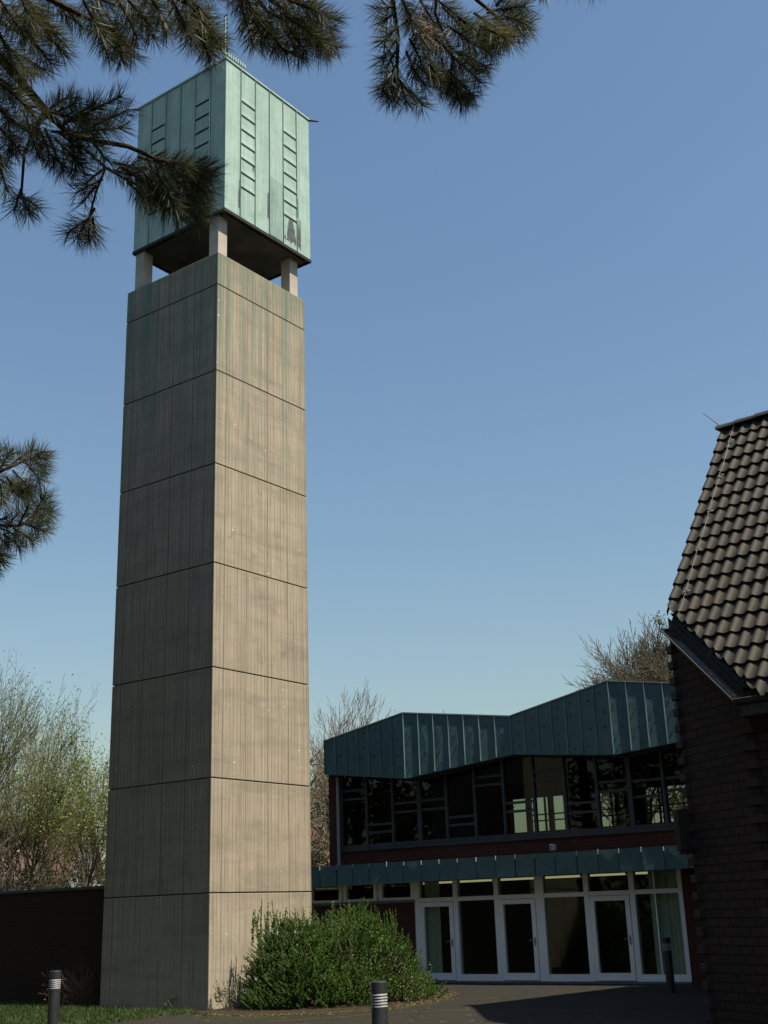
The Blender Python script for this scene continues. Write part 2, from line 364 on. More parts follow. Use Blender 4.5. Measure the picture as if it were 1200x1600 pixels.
ln = [ground(*p) for p in [(420, 1597), (520, 1591), (600, 1584), (700, 1579.5), (800, 1579), (900, 1580.5), (1010, 1582)]]
for p, q in zip(ln[:-1], ln[1:]):
    d = (q-p).normalized(); nn = V((-d.y, d.x, 0))*.06
    b.face([p-nn+UP*.008, q-nn+UP*.008, q+nn+UP*.008, p+nn+UP*.008])
g = b.build('paver_strip', M['paver']); tag(g, kind='structure')
# planting bed of bare soil round the foot of the tower and the bush
b = MB()
bp = [ground(*p) for p in [(300, 1583), (345, 1588), (430, 1587), (500, 1585), (560, 1581), (610, 1576), (650, 1569), (688, 1562), (700, 1557), (690, 1549)]]
bp = bp+[H(.5, .03, 0), H(-3.4, .03, 0), V((-3.2, 28.6, 0)), V((-4.2, 26.0, 0))]
b.face([V((p.x, p.y, .003)) for p in bp])
g = b.build('planting_bed', M['soil']); tag(g, kind='structure')

# ------------------------------------------------------------------ bell tower
TP = V((-3.7914, 25.5536, 0)); TA = V((-math.cos(GA), math.sin(GA), 0)); TB = V((math.sin(GA), math.cos(GA), 0)); TS = 3.2047
TC = TP+(TA+TB)*(TS/2)
tower = thing('bell_tower', 'tall square board-marked concrete bell tower with pale green copper belfry on four posts', 'bell tower', TC)
hz = [0, 2.2075, 4.5104, 6.8496, 9.189, 11.5345, 13.8535, 16.1085, 16.9782]
def sq(c, half, z0, z1, mb, mi=0, half1=None):
    h1 = half if half1 is None else half1
    lo = [c+TA*(half*i)+TB*(half*j)+UP*z0 for i, j in ((-1, -1), (1, -1), (1, 1), (-1, 1))]
    hi = [c+TA*(h1*i)+TB*(h1*j)+UP*z1 for i, j in ((-1, -1), (1, -1), (1, 1), (-1, 1))]
    lo, hi = lo[::-1], hi[::-1]
    mb.face([lo[3], lo[2], lo[1], lo[0]], mi=mi); mb.face(hi, mi=mi)
    for i in range(4):
        j = (i+1) % 4; mb.face([lo[i], lo[j], hi[j], hi[i]], mi=mi)
for i in range(8):
    b = MB(); sq(TC, TS/2, hz[i]+(.011 if i else 0), hz[i+1]-(.011 if i < 7 else 0), b)
    b.build('shaft_segment', M['concrete'], tower, bevel=.012)
b = MB(); sq(TC, TS/2-.035, .02, hz[-1]-.05, b); b.build('shaft_core', M['joint'], tower)
BC = V((-4.0, 27.81, 0)); BH = 1.627; BZ0, BZ1 = 18.12, 22.59
for i, j in ((-1, -1), (1, -1), (1, 1), (-1, 1)):
    b = MB(); c = TC+TA*i*(TS/2-.12-.155)+TB*j*(TS/2-.12-.155); sq(c, .155, hz[-1], BZ0+.06, b)
    b.build('post', M['post'], tower, bevel=.01)
belf = MB(); sq(BC, BH, BZ0+.05, BZ1, belf)
belfry = belf.build('belfry_box', M['copper'], tower)
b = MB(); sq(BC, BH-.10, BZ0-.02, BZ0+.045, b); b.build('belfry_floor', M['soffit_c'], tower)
b = MB()
# drip edge round the foot, a slim dark rim
for ax, ay in ((TA, TB), (TB, TA)):
    for s_ in (-1, 1):
        L = BH+.02 if ax is TA else BH-.02
        b.obox(BC-ax*L+ay*(s_*BH-.02)+UP*(BZ0-.02), ax*(2*L), ay*.04, UP*.085)
b.build('drip_edge', M['dark'], tower)
# faces of the belfry: normal -TB is the left face seen, normal -TA the right one
faces = [(-TB, -TA, 'L'), (-TA, TB, 'R'), (TB, TA, 'B'), (TA, -TB, 'X')]
for nrm, along, nm in faces:
    sb = MB(); lb = MB()
    o = BC+nrm*BH-along*BH
    wd = 2*BH
    for k in range(1, 6):
        u = wd*k/6
        sb.obox(o+along*(u-.008)+UP*(BZ0+.07), along*.016, nrm*.028, UP*(BZ1-BZ0-.06))
        lb.obox(o+along*(u+.008)+UP*(BZ0+.07), along*.012, nrm*.004, UP*(BZ1-BZ0-.08))
    for k in (1, 4):
        u0 = wd*k/6+.022; u1 = wd*(k+1)/6-.010
        for q in range(7):
            z = BZ1-.96-.425*q; pb = MB()
            pb.obox(o+along*u0+UP*(z-.045), along*(u1-u0), nrm*.006, UP*.05, 1)
            p0 = o+along*u0+UP*(z+.006); p1 = o+along*u1+UP*(z+.006)
            pb.face([p0+nrm*.014, p1+nrm*.014, p1+nrm*.003+UP*.12, p0+nrm*.003+UP*.12])
            pb.face([p0+nrm*.014, p0+nrm*.001+UP*.12, p0+nrm*.001]); pb.face([p1+nrm*.014, p1+nrm*.001, p1+nrm*.001+UP*.12])
            pb.build('louvre', [M['copper'], M['dark']], belfry)
    if nm in 'R':
        # repaired and worn sheets
        wb = MB()
        def patch(u0, u1, z0, z1, ins=.03, seed=1):
            rr = random.Random(seed); n = max(2, int((u1-u0)/.022)); h = .6
            for i in range(n):
                h = min(1, max(.12, h+rr.uniform(-.30, .30))); e = .25+.75*math.sin(math.pi*(i+.5)/n) if u1-u0 > .2 else 1
                a, c_ = u0+(u1-u0)*i/n, u0+(u1-u0)*(i+1)/n; zt = z0+(z1-z0)*h*e; zb = z0+rr.random()*.10*(z1-z0)
                wb.face([o+along*p[0]+nrm*.004+UP*p[1] for p in ((a, zb), (c_, zb+.01), ((a+c_)/2+.006, zt), (a+.004, zt-.02))])
        w6 = wd/6
        patch(w6*4+.03, w6*5-.03, BZ0+.20, BZ0+1.12, seed=3)
        patch(w6*5+.02, w6*5+.16, BZ0+.15, BZ0+1.1, seed=5); patch(w6*5+.02, w6*5+.07, BZ0+1.1, BZ0+1.9, seed=6)
        patch(w6*4+.02, w6*4+.15, BZ0+1.40, BZ0+1.62, seed=7); patch(w6*4+.02, w6*4+.12, BZ0+1.85, BZ0+2.05, seed=8)
        patch(w6*2-.09, w6*2-.01, BZ0+1.6, BZ0+2.2, seed=9); patch(w6*3-.07, w6*3-.01, BZ0+.5, BZ0+1.7, seed=10)
        patch(w6*1-.06, w6*1-.01, BZ0+.25, BZ0+1.3, seed=11)
        wb.build('worn_patch', M['bare'], belfry)
        pb2 = MB(); pb2.obox(o+along*(w6*3+.03)+nrm*.001+UP*(BZ0+.10), along*(w6-.05), nrm*.008, UP*1.72)
        pb2.build('replaced_sheet', mat_copper('replaced_copper_sheet', (.17, .27, .235), (.23, .34, .30), .7), belfry)
    sb.build('standing_seam', M['copper'] if nm != 'R' else M['seam'], belfry)
    lb.build('seam_gap', M['dark'], belfry)
# low pyramid roof, edge strip, corner spouts and the cross on top
b = MB(); ap = BC+UP*(BZ1+.75)
cs = [BC+TA*((BH+.03)*i)+TB*((BH+.03)*j)+UP*(BZ1+.02) for i, j in ((-1, -1), (-1, 1), (1, 1), (1, -1))]
for i in range(4): b.face([cs[i], cs[(i+1) % 4], ap][::-1])
for i in range(4):
    p, q = cs[i], cs[(i+1) % 4]; b.face([p-UP*.05, q-UP*.05, q, p][::-1]); 
b.face([c-UP*.05 for c in cs])
b.build('belfry_roof', M['copper'], tower)
for s1, s2 in ((1, -1), (-1, 1)):
    b = MB(); c = BC+TA*(BH*s1)+TB*(BH*s2)+UP*(BZ1-.03); d = (TA*s1+TB*s2).normalized()
    b.tube([c-d*.05, c+d*.28-UP*.015], [.035, .018], 6); b.build('water_spout', M['metal_dk'], tower)
b = MB()
cz = BZ1+.7
b.tube([BC+UP*cz, BC+UP*(cz+.75)], [.05, .04], 6)
def ribbed(b, c, d, L, w):
    n = 9; side = d.cross(TB if abs(d.dot(TB)) < .5 else TA).normalized()
    for k in range(n):
        f = k/(n-1); ww = w*(1-.35*f); p = c+d*(L*f)
        b.obox(p-side*ww-TA*.03, d*(L/n*.62), side*(2*ww), TA*.06)
    b.tube([c, c+d*L], [.03, .02], 5)
cc = BC+UP*(cz+1.35)
for d, L in ((UP, 1.2), (-UP, .75), (TB, .75), (-TB, .75)): ribbed(b, cc, d, L, .085)
b.build('cross', M['copper'], tower)

# ------------------------------------------------------------------ hall
hall = thing('community_hall', 'two-storey brick community hall with folded green copper fascia and row of white glazed doors', 'building', H(3, 0, 0))
def fb(mb, u0, u1, o0, o1, z0, z1, mi=0): mb.obox(H(u0, o0, z0), HU*(u1-u0), HN*(o1-o0), UP*(z1-z0), mi)
LD = 9.0
# lower storey walls
b = MB()
fb(b, -6.6, .56, -.30, 0, 0, 1.93)
for u0, u1 in ((-6.6, -5.2), ): fb(b, u0, u1, -.3, 0, 1.93, 2.5)
fb(b, 7.82, 14, -.30, 0, 0, 2.5)
fb(b, -6.6, -6.3, -LD, -.3, 0, 2.5); fb(b, -6.3, 14, -LD-.3, -LD, 0, 2.5); fb(b, 13.7, 14, -LD, -.3, 0, 2.5)
lower = b.build('lower_wall', M['brick_hall'], hall)
# upper storey walls
b = MB()
fb(b, -2.18, -1.80, -.30, 0, 2.56, 5.6); fb(b, -1.80, 12.2, -.30, 0, 2.56, 3.34)
fb(b, 8.47, 12.2, -.30, 0, 3.34, 5.6)
fb(b, -2.18, -1.88, -LD+.3, -.30, 2.56, 5.6)
# rear wall of the upper room with its window openings
ops = [(-.95, -.35), (-.27, .45), (.52, 1.12), (2.02, 2.75), (2.82, 3.12), (3.70, 4.28), (4.40, 5.6), (6.2, 7.6)]
RO = -8.0
u = -1.88
for a, c in ops:
    fb(b, u, a, RO-.3, RO, 2.56, 5.6); fb(b, a, c, RO-.3, RO, 2.56, 4.0); fb(b, a, c, RO-.3, RO, 5.06, 5.6); u = c
fb(b, u, 12.2, RO-.3, RO, 2.56, 5.6); fb(b, 11.9, 12.2, RO, -.3, 2.56, 5.6)
b.build('upper_wall', M['brick_hall'], hall)
b = MB()
for a, c in ops[1:]:
    fb(b, a, c, RO-.12, RO-.07, 4.49, 4.53); fb(b, a, c, RO-.12, RO-.07, 4.30, 4.34)
    mid = a+(c-a)*.8; fb(b, mid-.025, mid+.025, RO-.13, RO-.06, 4.0, 5.06)
    fb(b, a, a+.04, RO-.13, RO-.06, 4.0, 5.06); 
b.build('rear_window_bars', M['frame_dk'], hall)
# inner linings: floors, ceilings, partition
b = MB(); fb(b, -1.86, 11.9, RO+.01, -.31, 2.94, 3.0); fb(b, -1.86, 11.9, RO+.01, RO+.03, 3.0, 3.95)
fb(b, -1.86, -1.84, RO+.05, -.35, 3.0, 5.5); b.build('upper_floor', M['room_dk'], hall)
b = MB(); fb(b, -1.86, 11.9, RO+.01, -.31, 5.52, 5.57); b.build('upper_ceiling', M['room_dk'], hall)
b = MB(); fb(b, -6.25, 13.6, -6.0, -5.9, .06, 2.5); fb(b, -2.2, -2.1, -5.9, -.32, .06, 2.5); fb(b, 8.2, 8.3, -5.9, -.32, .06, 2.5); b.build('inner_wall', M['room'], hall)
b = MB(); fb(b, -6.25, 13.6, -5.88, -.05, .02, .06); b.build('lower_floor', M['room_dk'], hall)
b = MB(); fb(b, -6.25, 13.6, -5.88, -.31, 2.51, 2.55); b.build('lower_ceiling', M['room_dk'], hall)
# canopy
CO = .70
b = MB()
fb(b, -6.8, 13.9, -.31, CO-.03, 2.56, 2.88); fb(b, -6.8, -2.2, -LD-.3, -.31, 2.56, 2.86)
b.build('canopy_slab', M['metal_dk'], hall)
seams = [-1.98, -1.42, -0.89, -0.36, 0.19, 0.71, 1.26, 1.79, 2.32, 2.87, 3.42, 3.95, 4.49, 5.03, 5.59, 6.13, 6.66, 7.21, 7.75]
seams = [-1.98-.54*k for k in range(8, 0, -1)]+seams+[8.3+.54*k for k in range(10)]
b = MB(); cp = MB()
for a, c in zip(seams[:-1], seams[1:]):
    j = random.uniform(-.006, .006)
    p = [H(a+.008, CO+.004+j, 2.425), H(c-.008, CO+.004-j, 2.425), H(c-.008, CO-j, 2.925+j), H(a+.008, CO+j, 2.925-j)]
    mid = (p[0]+p[1]+p[2]+p[3])/4+HN*random.uniform(-.01, .012)
    for q_ in range(4): b.face([p[q_], p[(q_+1) % 4], mid])
canopy = b.build('canopy_fascia', M['copper_dk'], hall)
for a in seams:
    if a > 9: continue
    b = MB(); b.obox(H(a-.008, CO-.01, 2.43), HU*.016, HN*.024, UP*.40)
    q = a+random.uniform(-.01, .01)
    b.obox(H(q-.010, CO-.02, 2.83), HU*.020, HN*.042, UP*(.105+random.uniform(-.02, .02)), 1)
    b.build('fascia_seam', [M['dark'], M['seam_pale']], canopy)
b = MB(); fb(b, -6.8, 13.9, CO-.05, CO-.022, 2.43, 2.93); fb(b, -6.8, 13.9, CO-.30, CO-.05, 2.885, 2.93); b.build('canopy_edge', M['copper_dk'], hall)
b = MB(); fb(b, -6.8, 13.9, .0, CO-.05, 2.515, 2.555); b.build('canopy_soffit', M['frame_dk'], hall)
# folded fascia of the upper storey
fold = [(-2.07, .30, 5.38, 6.30), (.88, .72, 4.99, 6.70), (3.85, .30, 5.36, 6.32), (6.77, .72, 5.04, 6.78), (9.75, .30, 5.36, 6.35), (12.6, .72, 5.04, 6.78)]
fas = MB(); SML = []; dn = MB(); sof = MB(); rf = MB(); cap = MB()
for i in range(5):
    A, B = fold[i], fold[i+1]
    for k in range(7):
        f0, f1 = k/7, (k+1)/7
        L = lambda t, n: A[n]+(B[n]-A[n])*t
        p = [H(L(f0, 0), L(f0, 1), L(f0, 2)), H(L(f1, 0), L(f1, 1), L(f1, 2)), H(L(f1, 0), L(f1, 1), L(f1, 3)), H(L(f0, 0), L(f0, 1), L(f0, 3))]
        bow = HN*random.uniform(-.008, .012)
        mid = (p[0]+p[1]+p[2]+p[3])/4+bow
        for a in range(4): fas.face([p[a], p[(a+1) % 4], mid])
        hgt = L(f0, 3)-L(f0, 2)
        sm = MB(); sm.obox(p[0]-HU*.008+UP*.02, HU*.016, HN*.028, UP*(hgt-.02)); sm.obox(p[0]+HU*.009+UP*.02, HU*.012, HN*.012, UP*(hgt-.03), 1)
        # dimpled fixings
        uu = (f0+f1)/2; h2 = L(uu, 3)-L(uu, 2); c = H(L(uu, 0), L(uu, 1), 0)
        nd = 2 if h2 < 1.15 else (3 if h2 < 1.6 else 4)
        tiers = [.22, .50, .80] if nd == 2 else [.12, .36, .62, .85]
        for t_ in tiers:
            if random.random() < .22: continue
            z = L(uu, 2)+h2*t_+random.uniform(-.06, .06); cc_ = c+UP*z+HU*random.uniform(-.06, .06)+HN*.012
            dn.tube([cc_, cc_+HN*.012], .021, 8)
        SML.append(sm)
    # under face back to the glazing, roof fold behind, edge trim
    sof.face([H(A[0], A[1], A[2]), H(A[0], -.30, A[2]), H(B[0], -.30, B[2]), H(B[0], B[1], B[2])][::-1])
    rf.face([H(A[0], A[1], A[3]-.01), H(B[0], B[1], B[3]-.01), H(B[0], -8.8, B[3]-.5), H(A[0], -8.8, A[3]-.3)])
    a0, a1 = H(A[0], A[1], A[3]), H(B[0], B[1], B[3])
    cap.obox(a0-HN*.05-UP*.012, a1-a0, HN*.075, UP*.03)
p0, p1 = H(-2.07, .30, 5.38), H(-2.07, .30, 6.30)
fas.face([H(-2.07, -8.8, 5.38), p0, p1, H(-2.07, -8.8, 6.0)])
upf = fas.build('upper_fascia', M['copper_dk'], hall)
msm = mat_noise('mid_copper_seam', (.08, .14, .14), (.26, .34, .33), 1.3, .5)
for sm in SML: sm.build('fascia_seam', [msm, M['copper_dk']], upf)
dn.build('fixing', M['dent'], upf)
cap.build('edge_trim', M['seam_pale'], upf)
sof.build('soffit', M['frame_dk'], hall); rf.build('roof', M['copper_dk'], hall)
# upper glazing: twelve bays
bars = [(4.91, 4.68), (3.96, 3.76), (4.46, 4.23), (4.48, 4.24), (3.99, 3.79), (4.93, 4.72), (4.22, 4.01), (4.93, 4.72), (4.08, 3.86), (4.52, 4.30), (4.48, 4.11), (4.48, 4.2)]
for k in range(12):
    u0 = -1.78+.853*k; u1 = u0+.853; b = MB(); fw = .032 if k not in (2, 3, 9, 10) else .04
    wl = .06 if k in (3, 10) else fw; wr = .06 if k in (2, 9) else fw
    fb(b, u0, u0+wl, -.14, -.02, 3.36, 5.5); fb(b, u1-wr, u1, -.14, -.02, 3.36, 5.5)
    fb(b, u0+wl, u1-wr, -.13, -.03, 3.36, 3.47)
    for z in bars[k]: fb(b, u0+wl, u1-wr, -.12, -.05, z-.03, z+.03)
    w_ = b.build('upper_window', M['frame_dk'], hall)
    b = MB(); fb(b, u0+wl, u1-wr, -.085, -.08, 3.47, 5.5); b.build('pane', M['glass_up'], w_)
b = MB(); fb(b, -1.80, 8.47, -.02, .05, 3.30, 3.36); b.build('window_sill', M['frame_dk'], hall)
b = MB(); b.tube([H(-1.79, .10, 2.90), H(-1.79, .10, 5.30)], .045, 8); b.build('downpipe', M['metal'], hall)
# small high windows left of the doors
fr0 = [(-5.1, -4.2), (-3.95, -3.06), (-2.8, -1.9), (-1.64, -.75), (-.48, .43)]
for u0, u1 in fr0:
    b = MB(); a, c = u0-.11, u1+.11
    fb(b, a, u0, -.12, 0, 2.0, 2.51); fb(b, u1, c, -.12, 0, 2.0, 2.51); fb(b, u0, u1, -.12, 0, 2.0, 2.07); fb(b, u0, u1, -.12, 0, 2.43, 2.51)
    w_ = b.build('high_window', M['white'], hall)
    b = MB(); fb(b, u0, u1, -.075, -.07, 2.07, 2.43); b.build('pane', M['glass_lo'], w_)
b = MB(); fb(b, -5.2, .56, -.12, .04, 1.935, 1.995); b.build('window_ledge', M['sill'], hall)
# door front
ms = [.60, 1.78, 2.97, 4.17, 5.42, 6.58, 7.76]; mw = [.10, .065, .065, .115, .065, .065, .05]
ptop, ptr = 2.50, 1.98
b = MB()
for k, (u, w) in enumerate(zip(ms, mw)): fb(b, u-w+(.04 if k == 0 else 0), u+w-(.0 if k < 6 else .0), -.16, 0, .05, ptop)
fb(b, 7.02+.09, 7.02+.125, -.13, -.03, .15, ptop-.06)
b.build('mullion', M['white'], hall)
b = MB(); fb(b, .5, 7.82, -.25, .06, .0, .05); b.build('threshold', M['sill'], hall)
for k in range(6):
    u0, u1 = ms[k]+mw[k], ms[k+1]-mw[k+1]
    b = MB(); fb(b, u0, u1, -.13, -.02, ptop-.05, ptop); fb(b, u0, u1, -.14, -.01, ptr-.05, ptr+.05)
    if k == 5: pass
    t_ = b.build('transom_window', M['white'], hall); b = MB(); fb(b, u0, u1, -.075, -.07, ptr+.05, ptop-.05); b.build('pane', M['glass_lo'], t_)
    if k % 2 == 0:
        b = MB(); a, c = u0+.012, u1-.012; z0, z1 = .06, ptr-.06
        fb(b, a, a+.11, -.10, .015, z0, z1); fb(b, c-.11, c, -.10, .015, z0, z1); fb(b, a+.11, c-.11, -.10, .015, z0, z0+.17); fb(b, a+.11, c-.11, -.10, .015, z1-.11, z1)
        fb(b, a+.1, c-.05, .015, .03, z0+.01, z0+.05)
        d = b.build('door', M['white'], hall)
        b = MB(); fb(b, a+.11, c-.11, -.055, -.05, z0+.17, z1-.11); b.build('pane', M['glass_lo'], d)
        b = MB(); fb(b, c-.075, c-.035, .015, .024, .84, 1.04); hx = H(c-.055, .024, .97); b.tube([hx, hx+HN*.05], .011, 6); b.tube([hx+HN*.05, hx+HN*.05-HU*.13], .010, 6)
        b.tube([H(c-.055, .024, .87), H(c-.055, .032, .87)], .016, 8)
        b.build('handle', M['metal'], d)
    else:
        b = MB(); fb(b, u0, u1, -.13, -.01, .05, .20); 
        if k == 5: fb(b, u0, u1, -.15, .02, .0501, .12)
        w_ = b.build('window', M['white'], hall); b = MB(); fb(b, u0, u1, -.075, -.07, .20, ptr-.05); b.build('pane', M['glass_lo'], w_)
# curtains hang inside, strip lights on the ceiling
def curtain(u0, u1, o, z0, z1, label):
    b = MB(); n = int((u1-u0)/.02); ph = random.random()*6
    P = []
    for i in range(n+1):
        u = u0+(u1-u0)*i/n; P.append((u, o+.035*math.sin(u*58+ph)+.022*math.sin(u*23+ph)))
    for (a, p), (c, q) in zip(P[:-1], P[1:]): b.face([H(a, p, z0), H(c, q, z0), H(c, q, z1), H(a, p, z1)])
    for (a, p), (c, q) in zip(P[:-1], P[1:]): b.face([H(a, p-.004, z0), H(a, p-.004, z1), H(c, q-.004, z1), H(c, q-.004, z0)])
    o_ = b.build('curtain', M['curtain'], root=H((u0+u1)/2, o, z0), smooth=True)
    return tag(o_, label, 'curtain', 'curtains behind the glazed doors')
curtain(.72, 1.20, -.20, .1, 2.48, 'pale grey-green curtain behind the leftmost glazed door')
curtain(6.93, 7.72, -.20, .1, 2.48, 'pale grey-green curtain behind the fixed window at the right end of the door front')
em = NT('fluorescent_tube'); em.set((.8, .8, .6)); em.b.inputs['Emission Color'].default_value = (1, .90, .48, 1); em.b.inputs['Emission Strength'].default_value = .27
first = None
spots = [(-.78, 'strip light seen above the bush through the left half of the leftmost door transom'), (.36, 'strip light seen through the transoms of the leftmost door and the window beside it'),
         (1.66, 'strip light seen through the transom left of the middle door and the middle door transom'), (3.0, 'strip light seen through the transom of the window right of the middle door'),
         (4.27, 'strip light seen through the transom of the rightmost door'), (5.62, 'strip light seen beside the curtain at the right end of the door front')]
for u, lb_ in spots:
    base = H(u, -2.5, 2.51)
    if first is None:
        first = thing('strip_light', lb_, 'ceiling light', base, 'strip lights on the hall ceiling')
        b = MB(); fb(b, u, u+1.06, -2.58, -2.42, 2.475, 2.509); b.build('housing', M['white'], first)
        b = MB(); fb(b, u+.01, u+1.05, -2.55, -2.45, 2.425, 2.474); b.build('tube', em.m, first)
    else:
        c = copy_tree(first); c.location = base; c['label'] = lb_
# floodlight on the canopy
fl = thing('floodlight', 'small white floodlight standing on the edge of the green canopy', 'floodlight', H(4.81, .3, 2.93))
b = MB(); fb(b, 4.76, 4.86, .27, .42, 3.0, 3.14); b.build('housing', M['white'], fl, bevel=.01)
b = MB(); fb(b, 4.775, 4.845, .421, .43, 3.02, 3.12); b.build('lens', mat_noise('grey_lens', (.2, .2, .2), (.3, .3, .3)), fl)
b = MB(); fb(b, 4.80, 4.82, .33, .35, 2.93, 3.0); b.build('bracket', M['metal'], fl)

# ------------------------------------------------------------------ brick wing on the right with tiled roof
uE = V((-.73, .683, 0)).normalized(); pE = V((.683, .73, 0)).normalized()
EE = atY(1033, 985, 19.0)
RR = onplane(1128, 673, EE, uE)
nr = (RR-EE).cross(uE).normalized(); nr = nr if nr.z > 0 else -nr
CC = onplane(1145, 1095, EE, nr); CC.z = CC.z
qS = (RR-EE).normalized()
wv = (EE-CC); wv.z = 0; wv.normalize(); rr = V((wv.y, -wv.x, 0))
def zroof(x, y): return EE.z-((x-EE.x)*nr.x+(y-EE.y)*nr.y)/nr.z
def isect(p, d, q, e):
    den = d.x*e.y-d.y*e.x; t = ((q.x-p.x)*e.y-(q.y-p.y)*e.x)/den; return V((p.x+d.x*t, p.y+d.y*t, 0))
wing = thing('brick_wing', 'dark brick wing with steep brown tiled roof at the right edge', 'building', (CC.x, CC.y, 0))
Lc = V((EE.x, EE.y, 0))+rr*.12-wv*.02
Kc = V((CC.x, CC.y, 0))+rr*.36+wv*.22
wv2 = (Lc-Kc).normalized()
Gc = Kc-uE*9
b = MB()
def vwall(mb, p, q, z0, zp, zq, th):
    mb.prism([V((p.x, p.y, z0)), V((q.x, q.y, z0)), V((q.x, q.y, zq)), V((p.x, p.y, zp))], th)
vwall(b, Lc, Kc, 0, zroof(Lc.x, Lc.y)-.13, zroof(Kc.x, Kc.y)-.13, rr*.3)
vwall(b, Kc+rr*.02, Gc, 0, CC.z-.05, CC.z-.05, pE*.3)
# gable side going back under the verge, then flat to the rear
Rw = V((RR.x, RR.y, 0))-uE*.14; Bk = Rw+pE*5.5
b.prism([V((Lc.x, Lc.y, 0)), V((Lc.x, Lc.y, zroof(Lc.x, Lc.y)-.13)), V((Rw.x, Rw.y, RR.z-.16)), V((Bk.x, Bk.y, RR.z-.16)), V((Bk.x, Bk.y, 0))], -uE*.3)
b.build('wall', M['brick_wing'], wing)
# toothed corners: every second course stands proud
b = MB()
for corner, ztop, d1 in ((Lc, zroof(Lc.x, Lc.y)-.3, 0), (Kc, CC.z-.25, 1)):
    z = .0
    while z+.115 < ztop:
        if d1 == 0: b.obox(corner-rr*.055+wv*.055+UP*z-wv*.17, wv*.17, rr*.17, UP*.118)
        else: b.obox(corner-rr*.06-uE*.10-pE*.06+UP*z+V((0, 0, 0)), uE*.20, pE*.22, UP*.118)
        z += .25
b.build('corner_course', mat_noise('dark_clinker_block', (.03, .019, .016), (.055, .034, .028), 5, .85, .5), wing, bevel=.008)
# roof tiles
tE = (EE.z-CC.z)/qS.z; O0 = EE-qS*tE; su = -uE
NROW = 20; TL = ((RR-EE).length+tE)/NROW; TW = .215; NC = 34; SMP = 10
b = MB()
def prof(f):
    # interlocking pantile: high roll then shallow trough
    if f < .52: return .034*math.sin(math.pi*f/.52)
    return -.010*math.sin(math.pi*(f-.52)/.48)
for i in range(NROW):
    for c in range(NC):
        jz = random.uniform(-.006, .007); jt = random.uniform(-.012, .012)-(.03 if random.random() < .02 else 0)
        rows = []
        for k in range(SMP+1):
            f = k/SMP; s_ = (c+f)*TW; h = prof(f)
            lo = O0+su*s_+qS*(i*TL-.03+jt)+nr*(h+.064+jz); mi_ = O0+su*s_+qS*(i*TL+.03+jt)+nr*(h+.060+jz); hi = O0+su*s_+qS*((i+1)*TL+.02)+nr*(h+.012)
            dr = O0+su*s_+qS*(i*TL-.03+jt)+nr*(h*.6+.012)
            rows.append((dr, lo, mi_, hi))
        for k in range(SMP):
            a, d = rows[k], rows[k+1]
            u_, v_ = c+.5, i+.5
            for j in range(3): b.face([a[j], d[j], d[j+1], a[j+1]], uv=[(u_, v_)]*4)
        if c == 0:
            e = rows[0]; b.face([e[0], e[3], e[3]-nr*.07, e[0]-nr*.05], uv=[(c+.5, i+.5)]*4)
roof = b.build('roof', M['tile'], wing)
import bmesh
bm = bmesh.new(); bm.from_mesh(roof.data)
bmesh.ops.remove_doubles(bm, verts=bm.verts, dist=.0004)
off = V((wing.location.x, wing.location.y, wing.location.z))
bmesh.ops.bisect_plane(bm, geom=bm.verts[:]+bm.edges[:]+bm.faces[:], plane_co=CC+rr*.20-off, plane_no=-rr, clear_outer=True)
bm.to_mesh(roof.data); bm.free()
b = MB()
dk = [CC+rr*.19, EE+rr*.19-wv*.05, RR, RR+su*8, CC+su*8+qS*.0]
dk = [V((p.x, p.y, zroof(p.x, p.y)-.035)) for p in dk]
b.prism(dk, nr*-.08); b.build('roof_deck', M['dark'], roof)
b = MB(); rb_ = [RR+UP*.0, RR+su*8, RR+su*8+pE*5.4, RR+pE*5.4]
b.prism([p-UP*.10 for p in rb_], UP*.06); b.build('rear_roof', M['metal_dk'], wing)
b = MB()
for k in range(18):
    p = RR+su*(-.05+.40*k)-qS*.02+UP*.0; n_ = 7; L_ = .42
    for j in range(n_):
        a0, a1 = math.pi*j/n_, math.pi*(j+1)/n_
        def pt(a, s_, r): return p+su*s_+pE*(-math.cos(a)*r*1.25)+UP*(math.sin(a)*r*.85+.01)
        r0, r1 = .135, .115
        b.face([pt(a0, 0, r0), pt(a0, L_, r1), pt(a1, L_, r1), pt(a1, 0, r0)])
    b.face([p+pE*(-math.cos(math.pi*j/n_)*.168)+UP*(math.sin(math.pi*j/n_)*.115+.01) for j in range(n_+1)])
b.build('ridge_cap', mat_noise('dark_ridge_tile', (.035, .035, .036), (.07, .068, .065), 4, .5), wing)
# gutters
def gutter(mb, path, r, outdir):
    k = 8
    for p, q, od in zip(path[:-1], path[1:], outdir):
        for j in range(k):
            a0 = math.pi*j/k; a1 = math.pi*(j+1)/k
            g = lambda c, a, rr_: c-od*r+od*(math.cos(a)*rr_)-UP*(math.sin(a)*rr_)
            mb.face([g(p, a0, r), g(q, a0, r), g(q, a1, r), g(p, a1, r)])
            mb.face([g(p, a0, r-.006), g(p, a1, r-.006), g(q, a1, r-.006), g(q, a0, r-.006)])
        mb.face([p-od*r+od*(math.cos(math.pi*j/k)*r)-UP*(math.sin(math.pi*j/k)*r) for j in range(k+1)])
        mb.face([q-od*r+od*(math.cos(math.pi*j/k)*r)-UP*(math.sin(math.pi*j/k)*r) for j in range(k+1)][::-1])
gb = MB(); Cg = CC+UP*.02; Eg = EE+wv*.06+UP*.05; Gg = Cg+su*8
gutter(gb, [Eg, Cg], .085, [-rr]); gutter(gb, [Cg, Gg], .085, [-pE])
gut = gb.build('gutter', M['boll'], wing)
b = MB(); b.tube([Eg, Cg, Gg], .007, 6); b.build('gutter_bead', mat_noise('dull_zinc', (.07, .068, .065), (.12, .115, .11), 10, .55), gut)
b = MB()
